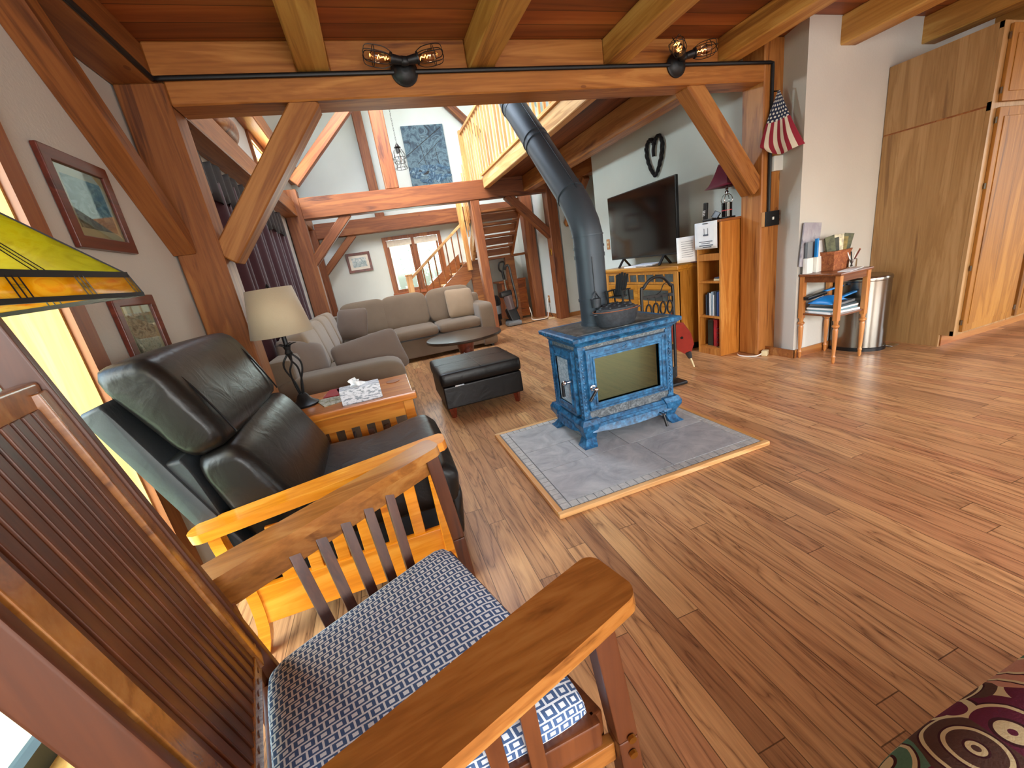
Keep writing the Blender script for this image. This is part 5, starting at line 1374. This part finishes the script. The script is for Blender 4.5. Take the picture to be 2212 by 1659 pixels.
# tall cabinet
L = (5.2, 2.33, 0)
ca = thing('tall_cabinet', 'tall oak cabinet wall at the right with plain side panel', 'cabinet', L)
MB().bx(4.40, 4.418, 2.085, 2.655, 0, 1.768, .001).bx(4.40, 4.418, 2.021, 2.085, .10, 1.768).build('side_panel', W_CABZ, ca, L)
MB().bx(4.40, 4.418, 2.021, 2.655, 1.78, 2.28, .001).build('side_panel', W_CABZ, ca, L)
MB().bx(4.403, 6.9, 2.003, 2.655, 1.766, 1.782).build('joint_strip', W_STAIR, ca, L)
MB().bx(4.418, 6.9, 2.02, 2.655, .10, 2.275).build('carcass', W_CABZ, ca, L)
b = MB()
for x in (4.40, 5.12, 5.84, 6.56): b.bx(x, x+.07, 1.995, 2.02, .10, 2.278)
for z0, z1 in ((.10, .14), (1.745, 1.80), (2.24, 2.278)): b.bx(4.40, 6.9, 1.998, 2.02, z0, z1)
b.build('face_frame', W_CABZ, ca, L)
MB().bx(4.43, 6.9, 2.08, 2.6, 0, .10).build('toe_kick', W_BASE, ca, L)
for k in range(3):
    x = 4.46+k*.72
    for z0, z1 in ((.125, 1.755), (1.79, 2.255)):
        d = MB().bx(x, x+.67, 1.972, 1.995, z0, z1, .005).bx(x+.055, x+.615, 1.966, 1.973, z0+.06, z1-.06, .004).build('door', W_CABD, ca, L)
        hn = MB()
        for z in ((z0+.07, z1-.07) if z1 > 2 else (z0+.08, (z0+z1)/2-.3, (z0+z1)/2+.3, z1-.08)): hn.cyl((x-.006, 1.982, z-.02), (x-.006, 1.982, z+.02), .006, n=8)
        child(hn, 'hinges', M_STEEL, d, L)
        child(MB().pillow((x+.63, 1.955, z0+.08 if z1 > 2 else 1.1), (.03, .03, .03), e=1, n=10, m=6), 'knob', M_CHROME, d, L)

# ------------------------------------------------------------------ left wall pictures, lamp, curtain
def picture(x, y0, y1, z0, z1, w_, mat_w, art, mat, lab, fm=W_RED):
    L = (x, (y0+y1)/2, (z0+z1)/2)
    p = thing('framed_picture', lab, 'picture', L)
    b = MB()
    b.bx(x, x+.022, y0, y0+w_, z0, z1, .005).bx(x, x+.022, y1-w_, y1, z0, z1, .005).bx(x, x+.022, y0+w_*.8, y1-w_*.8, z1-w_, z1, .005).bx(x, x+.022, y0+w_*.8, y1-w_*.8, z0, z0+w_, .005)
    b.build('frame', fm, p, L)
    MB().bx(x, x+.008, y0+w_*.9, y1-w_*.9, z0+w_*.9, z1-w_*.9).build('mat_board', mat, p, L)
    MB().bx(x+.004, x+.010, y0+w_+mat_w, y1-w_-mat_w, z0+w_+mat_w, z1-w_-mat_w).build('print', art, p, L)
    MB().bx(x+.0125, x+.014, y0+w_*.9, y1-w_*.9, z0+w_*.9, z1-w_*.9).build('glass', M_PANE, p, L)
picture(XL+.002, 2.075, 2.49, 1.555, 1.925, .05, .035, M_ART1, M_MAT, 'red-brown framed dark harbour print on the left wall')
picture(XL+.002, 2.11, 2.455, 1.02, 1.365, .045, .03, M_ART2, M_MAT, 'lower red-brown framed print just above the recliner back')
L = (-.16, YF-.012, 1.715)
p = thing('framed_picture', 'small red-brown framed snowy print on the far wall', 'picture', L)
b = MB()
for xa, xb, za, zb in ((-.405, -.355, 1.52, 1.91), (.03, .08, 1.52, 1.91), (-.36, .035, 1.86, 1.91), (-.36, .035, 1.52, 1.57)): b.bx(xa, xb, YF-.03, YF-.002, za, zb, .004)
b.build('frame', W_RED, p, L); MB().bx(-.36, .035, YF-.012, YF-.004, 1.565, 1.865).build('mat_board', M_MATW, p, L); MB().bx(-.305, -.02, YF-.015, YF-.011, 1.62, 1.81).build('print', M_ART3, p, L)
L = (1.68, YF-.03, 3.6)
p = thing('canvas_painting', 'tall blue canvas of a ship in stormy seas on the far gable', 'painting', L)
MB().bx(1.25, 2.11, YF-.045, YF-.003, 3.03, 4.16, .004).build('canvas', M_SEA, p, L)
b = MB()
for k in range(26):
    b.pillow((1.33+random.random()*.70, YF-.047, 3.09+random.random()*.30), (.2, .012, .07), (0, random.uniform(-.4, .4), 0), e=1, n=10, m=5)
b.build('waves', M_WAVE, p, L)
b = MB().bar((1.27, YF-.047, 3.62), (2.05, YF-.047, 4.10), .004, .012).bar((1.45, YF-.047, 3.45), (1.98, YF-.047, 3.85), .004, .008).bar((1.62, YF-.047, 3.42), (1.58, YF-.047, 3.80), .004, .01).bar((1.90, YF-.047, 3.35), (1.87, YF-.047, 3.72), .004, .01)
b.prism([(1.42, 3.36), (1.66, 3.30), (1.62, 3.24), (1.48, 3.25)], .006, Matrix.Translation((0, YF-.047, 0)) @ Matrix.Rotation(PI/2, 4, 'X')); b.build('ship', M_BLACK, p, L)

L = (.86, B2-.12, 2.92)
pd = thing('cage_pendant', 'black wire cage pendant hanging on a chain before the painting', 'pendant light', L)
b = MB()
for k in range(60): 
    z = .36+k*.033; a = (k % 2)*PI/2
    b.tube([(math.cos(a)*.007*math.cos(q*PI/4), math.sin(a)*.007*math.cos(q*PI/4), z+.02*math.sin(q*PI/4)) for q in range(8)], .0022, 4, True)
b.build('chain', M_BLACK, pd)
MB().lathe([(.01, .36), (.03, .33), (.032, .32), (.055, .30), (.03, .29), (.035, .25), (.03, .22)], n=18).build('cap', M_BLACK, pd)
b = MB()
for k in range(8):
    a = k*PI/4; b.tube([(math.cos(a)*r, math.sin(a)*r, z) for r, z in ((.05, .28), (.075, .24), (.105, .17), (.09, .10), (.075, .06), (.095, 0))], .004, 5, sm=14)
for r, z in ((.095, 0), (.088, .09), (.1, .15)): b.tube([(math.cos(a*PI/10)*r, math.sin(a*PI/10)*r, z) for a in range(20)], .004, 5, True)
b.build('cage', M_BLACK, pd)
MB().lathe([(.015, .22), (.03, .17), (.032, .13), (.012, .08)], n=14).build('bulb', M_GLASS, pd)

# stained glass lamp
L = (-.745, .945, 0)
sg = thing('stained_glass_floor_lamp', 'yellow stained-glass floor lamp at the upper left by the window', 'lamp', L, -.07)
def mk_stain(name, stops):
    t = NT(name); v = t.coord(scale=(1, 1, 3)); f = t.noise(v, 7, 4, .6, 1.6)
    c = t.ramp(f, stops); 
    tr = t.n('BsdfTranslucent'); t.l(c, tr.inputs[0])
    mx = t.n('MixShader'); mx.inputs[0].default_value = .62
    t.l(t.b.outputs[0], mx.inputs[1]); t.l(tr.outputs[0], mx.inputs[2]); t.l(mx.outputs[0], t.t.nodes['Material Output'].inputs[0])
    t.set(Base_Color=c, Roughness=.2); return t.m
M_YEL = mk_stain('yellow_art_glass', [(.3, '#e6d638'), (.5, '#f0e85e'), (.7, '#dcd04c')])
M_ORG = mk_stain('amber_art_glass', [(.35, '#e0a80e'), (.5, '#eec43a'), (.66, '#e0820a')])
hb_, hm, ht = .232, .222, .05; zb, zm, zt_ = 1.308, 1.352, 1.565
cor = lambda h, z: [(-h, -h, z), (h, -h, z), (h, h, z), (-h, h, z)]
for i in range(4):
    j = (i+1) % 4
    a = MB().raw([cor(hm, zm)[i], cor(hm, zm)[j], cor(ht, zt_)[j], cor(ht, zt_)[i]], [(0, 1, 2, 3)]).build('glass_panel', M_YEL, sg, solid=.003)
    c = MB().raw([cor(hb_, zb)[i], cor(hb_, zb)[j], cor(hm, zm)[j], cor(hm, zm)[i]], [(0, 1, 2, 3)]).build('glass_border', M_ORG, sg, solid=.003)
b = MB()
for i in range(4):
    j = (i+1) % 4; B0, B1_, M0, M1, T0, T1 = [Vector(x) for x in (cor(hb_, zb)[i], cor(hb_, zb)[j], cor(hm, zm)[i], cor(hm, zm)[j], cor(ht, zt_)[i], cor(ht, zt_)[j])]
    b.bar(B0, B1_, .006, .009).bar(M0, M1, .006, .012).bar(T0, T1, .006, .008).bar(B0, M0, .005, .005).bar(M0, T0, .006, .006)
    for u in (.47, .5, .53): b.bar(M0.lerp(M1, u), T0.lerp(T1, u), .0022, .0045)
    for u in (.02, .045, .33, .355, .38, .64, .665, .69, .955, .98): b.bar(B0.lerp(B1_, u), M0.lerp(M1, u), .0022, .0045)
    for v in (.42, .55):
        for u in (.33, .64): b.bar(B0.lerp(M0, v).lerp(B1_.lerp(M1, v), u), B0.lerp(M0, v).lerp(B1_.lerp(M1, v), u+.05), .0022, .0045)
b.build('leading', M_BLACK, sg)
MB().cyl((0, 0, .03), (0, 0, 1.57), .013, n=14).lathe([(.013, 1.565), (.055, 1.567), (.03, 1.585), (.012, 1.61), (.002, 1.625)], n=16).build('stem', M_BLACK, sg)
MB().lathe([(.135, 0), (.135, .015), (.06, .028), (.02, .04)], n=32).build('base', M_BLACK, sg)
MB().lathe([(.014, 1.38), (.03, 1.42), (.03, 1.45), (.012, 1.48)], (.05, 0, 0), 14).build('bulb', M_WHITE, sg)
MB().cyl((.02, .0, 1.30), (.02, 0, 1.38), .002, n=6).build('pull_chain', M_BRASS, sg)

# curtain
L = (-.95, 4.9, 2.2)
cu = thing('curtain', 'plum curtain hanging on the left wall of the great room behind the sofa', 'curtain', L)
rows = []
for i in range(13):
    t = i/12; z = 2.19-t*1.55; row = []
    for j in range(221):
        y = 3.40+j*.0145
        row.append((-.965+.030*math.sin(j*.40+.5*math.sin(j*.11))*(.75+.25*t)+.012*math.sin(j*.21), y, z+.03*math.sin(j*.31)*(1 if i == 0 else 0)))
    rows.append(row)
MB().sheet(rows).build('cloth', M_CURT, cu, L, solid=.004, ang=180)
rows = []
for i in range(6):
    t = i/5; z = 2.27-t*.22; row = []
    for j in range(101):
        y = 3.38+j*.0295
        row.append((-.945+.02*math.sin(j*.9), y, z+.045*abs(math.sin(j*.24))*(1-t)-(.05*abs(math.sin(j*.24+.7)) if i == 5 else 0)))
    rows.append(row)
MB().sheet(rows).build('valance', plain('dark_valance', '#1d1214', .7), cu, L, solid=.004, ang=180)
MB().cyl((-.985, 3.32, 2.23), (-.985, 6.65, 2.23), .014, n=12).build('rod', M_BLACK, cu, L)
# carving on the plate
L = (-.90, 4.55, 2.632)
cv = thing('wooden_carving', 'carved brown wooden bird lying on the plate beam above the curtain', 'carving', L)
MB().tube([(0, -.30, .06), (0, -.12, .10), (0, .1, .10), (0, .26, .05)], lambda q: .02+.075*math.sin(min(1, q*1.05)*PI)**.8, 14, sm=20).build('body', W_STAIR, cv, ang=180)
MB().tube([(0, -.22, .10), (.0, -.30, .17), (0, -.36, .19), (0, -.43, .17)], lambda q: .034*(1-q)+.01, 12, sm=12).build('head', W_STAIR, cv, ang=180)

# ------------------------------------------------------------------ nook under the stair
L = (2.9, 8.72, 0)
ds = thing('dresser', 'red-brown wooden dresser in the nook under the stair', 'dresser', L)
MB().bx(2.60, 3.15, 8.55, 8.95, .05, .83).build('carcass', W_CHERRYDR, ds, L); MB().bx(2.53, 3.155, 8.52, 8.97, .83, .87, .008).build('top', W_CHERRYDR, ds, L)
for k in range(3): 
    d = MB().bx(2.63, 3.12, 8.535, 8.55, .10+k*.24, .32+k*.24, .004).build('drawer', W_CHERRYDR, ds, L)
    child(MB().pillow((2.76, 8.525, .21+k*.24), (.03, .03, .03), e=1, n=10, m=6), 'knob', M_CHROME, d, L)
tag(MB().box((2.98, 8.7, .895), (.10, .08, .05), None, .006).build('small_box', M_WHITE, off=(2.98, 8.7, .87)), 'small white box on the dresser top', 'box')
L = (2.53, 7.95, 0)
vc = thing('upright_vacuum', 'black and grey upright vacuum cleaner beside the stair post', 'vacuum cleaner', L)
MB().box((-.02, -.10, .05), (.30, .24, .09), None, .03).build('floor_head', M_GREYP, vc)
MB().bar((.06, -.02, .06), (-.01, .06, .36), .2, .2, (0, 1, 0), .03).build('lower_body', M_BLACKM, vc)
MB().cyl((0, -.02, .32), (-.035, -.0, .60), .085, .095, 20).build('dust_bin', NT('smoky_plastic').set(Base_Color='#5d5152', Roughness=.12), vc)
MB().bar((-.05, .04, .58), (-.06, .05, .70), .24, .2, (0, 1, 0), .03).build('upper_body', M_BLACKM, vc)
MB().cyl((-.02, .06, .68), (-.02, .09, .92), .018, n=12).build('silver_tube', M_STEEL, vc)
MB().cyl((-.02, .09, .92), (-.03, .1, 1.08), .028, n=12).tube([(-.03, .1, 1.06), (-.09, .1, 1.13), (-.075, .1, 1.24), (0, .1, 1.27), (.03, .1, 1.24), (.0, .1, 1.14), (-.03, .1, 1.08)], .016, 8, sm=28).build('handle', M_BLACK, vc)
MB().tube([(.02, .08, 1.10), (.06, .07, 1.18), (.11, .06, 1.15), (.13, .05, .9), (.16, .03, .55), (.15, .02, .34), (.08, 0, .30)], .022, 8, sm=40).build('hose', M_BLACKM, vc)
for x in (-.1, .1): MB().cyl((x-.02, .06, .06), (x+.02, .06, .06), .06, n=16).build('wheel', M_BLACK, vc)
L = (2.26, 8.22, 0)
v2 = thing('canister_vacuum', 'dark canister vacuum behind the stair post', 'vacuum cleaner', L)
MB().lathe([(.10, .10), (.13, .14), (.13, .42), (.15, .45), (.15, .55), (.10, .62), (.03, .64)], n=22).build('body', M_BLACKM, v2); MB().lathe([(.131, .25), (.134, .27), (.134, .40), (.131, .42)], n=22).build('band', M_GREYP, v2)
for a in (0.5, 2.6, 4.7): MB().cyl((math.cos(a)*.1, math.sin(a)*.1, 0), (math.cos(a)*.1, math.sin(a)*.1, .12), .03, n=10).build('caster', M_BLACK, v2)
tag(MB().tube([(3.395, 8.0, .40), (3.36, 7.98, .30), (3.33, 7.95, .05), (3.22, 7.86, .01), (3.0, 8.02, .012), (2.98, 8.0, .12), (2.96, 8.02, .28)], .008, 6, sm=36).build('extension_cord', M_WHITE, off=(3.2, 7.95, 0)), 'white cord drooping from the low outlet to the floor', 'cord')
tag(MB().tube([(3.4, 7.97, .35), (3.375, 7.9, .1), (3.35, 7.8, .01), (3.0, 7.75, .01), (2.6, 7.72, .01)], .006, 6, sm=30).build('vacuum_cord', M_BLACK, off=(3.0, 7.8, 0)), 'black cord lying along the floor to the vacuum', 'cord')
tag(MB().box((3.30, 7.72, .012), (.13, .05, .024), None, .005).build('power_strip', M_CREAM, off=(3.30, 7.72, 0)), 'cream power strip on the floor by the middle post', 'power strip')

# ------------------------------------------------------------------ light and camera
def area(name, loc, target, sx, sy, power, col=(1, 1, 1), spread=PI):
    d = bpy.data.lights.new(name, 'AREA'); d.shape = 'RECTANGLE'; d.size = sx; d.size_y = sy; d.energy = power; d.color = col; d.spread = spread
    o = bpy.data.objects.new(name, d); COL.objects.link(o); o.location = loc
    o.rotation_euler = (Vector(target)-Vector(loc)).to_track_quat('-Z', 'Y').to_euler(); return o
area('daylight_left_window', (-3.2, .4, 1.7), (-.3, 1.5, .7), 2.4, 2.4, 72, (.95, .98, 1))
area('daylight_back_window_near', (.6, -3.05, 1.3), (.7, 0, .9), 2.0, 1.8, 62, (.95, .98, 1))
area('daylight_back_window_far', (3.8, -3.05, 1.3), (2.4, .5, .0), 2.8, 1.8, 26, (.95, .98, 1))
area('daylight_side_window', (7.1, -.6, 1.4), (3, .0, .3), 3.0, 1.5, 16, (1, .97, .92))
area('daylight_far_window', (1.0, 9.75, 1.5), (1.0, 5, 1.2), 1.1, 1.1, 20, (.9, .97, 1))
area('added_high_window_light', (-1.36, 6.8, 2.97), (3.4, 4.8, 2.0), .75, .42, 70, (.88, .95, 1))  # added light behind the added high window, aimed at the television wall
area('added_roof_light', (-.15, 5.7, 4.98), (3.4, 4.4, 1.6), 2.0, 2.0, 95, (.84, .93, 1))  # added light at the unseen roof opening, for loft edge and television wall
for y in (3.8, 4.95, 6.4): area('daylight_loft_window', (4.8, y, 3.5), (2, y, 3.2), .6, 1.3, 18, (.95, .98, 1))
bd = bpy.data.lights.new('lamp_bulb_light', 'POINT'); bd.energy = 34; bd.color = (1, .9, .7); bd.shadow_soft_size = .03
bo = bpy.data.objects.new('lamp_bulb_light', bd); COL.objects.link(bo); bo.location = (-.70, .95, 1.43)
W = bpy.data.worlds.new('sky'); S.world = W; W.use_nodes = True
nt = W.node_tree; sky = nt.nodes.new('ShaderNodeTexSky'); sky.sky_type = 'HOSEK_WILKIE' if False else 'NISHITA'
sky.sun_disc = False; sky.sun_elevation = math.radians(48); sky.sun_rotation = math.radians(200); sky.air_density = 1.2; sky.dust_density = 3.5
bg = nt.nodes['Background']; bg.inputs[1].default_value = .7
nt.links.new(sky.outputs[0], bg.inputs[0])
cd = bpy.data.cameras.new('camera'); cam = bpy.data.objects.new('camera', cd); COL.objects.link(cam); S.camera = cam
cd.sensor_width = 36; cd.sensor_fit = 'HORIZONTAL'; cd.lens = 868.5/2212*36; cd.clip_start = .02
Rz = Matrix.Rotation(-.28100, 3, 'Z'); Rx = Matrix.Rotation(-.29318, 3, 'X'); Ry = Matrix.Rotation(.16047, 3, 'Y')
Mx = Rz @ Rx @ Ry
Mc = Matrix((Mx.col[0], Mx.col[2], -Mx.col[1])).transposed().to_4x4(); Mc.translation = (0, 0, 1.25)
cam.matrix_world = Mc
S.view_settings.view_transform = 'Standard'; S.view_settings.look = 'None'; S.view_settings.gamma = 1; S.view_settings.exposure = 1.15
S.view_settings.use_curve_mapping = False
S.cycles.max_bounces = 10; S.cycles.diffuse_bounces = 6; S.cycles.glossy_bounces = 5; S.cycles.transparent_max_bounces = 12
S.cycles.use_denoising = True; S.cycles.sample_clamp_indirect = 8; S.cycles.caustics_reflective = False; S.cycles.caustics_refractive = False
bpy.context.view_layer.update()
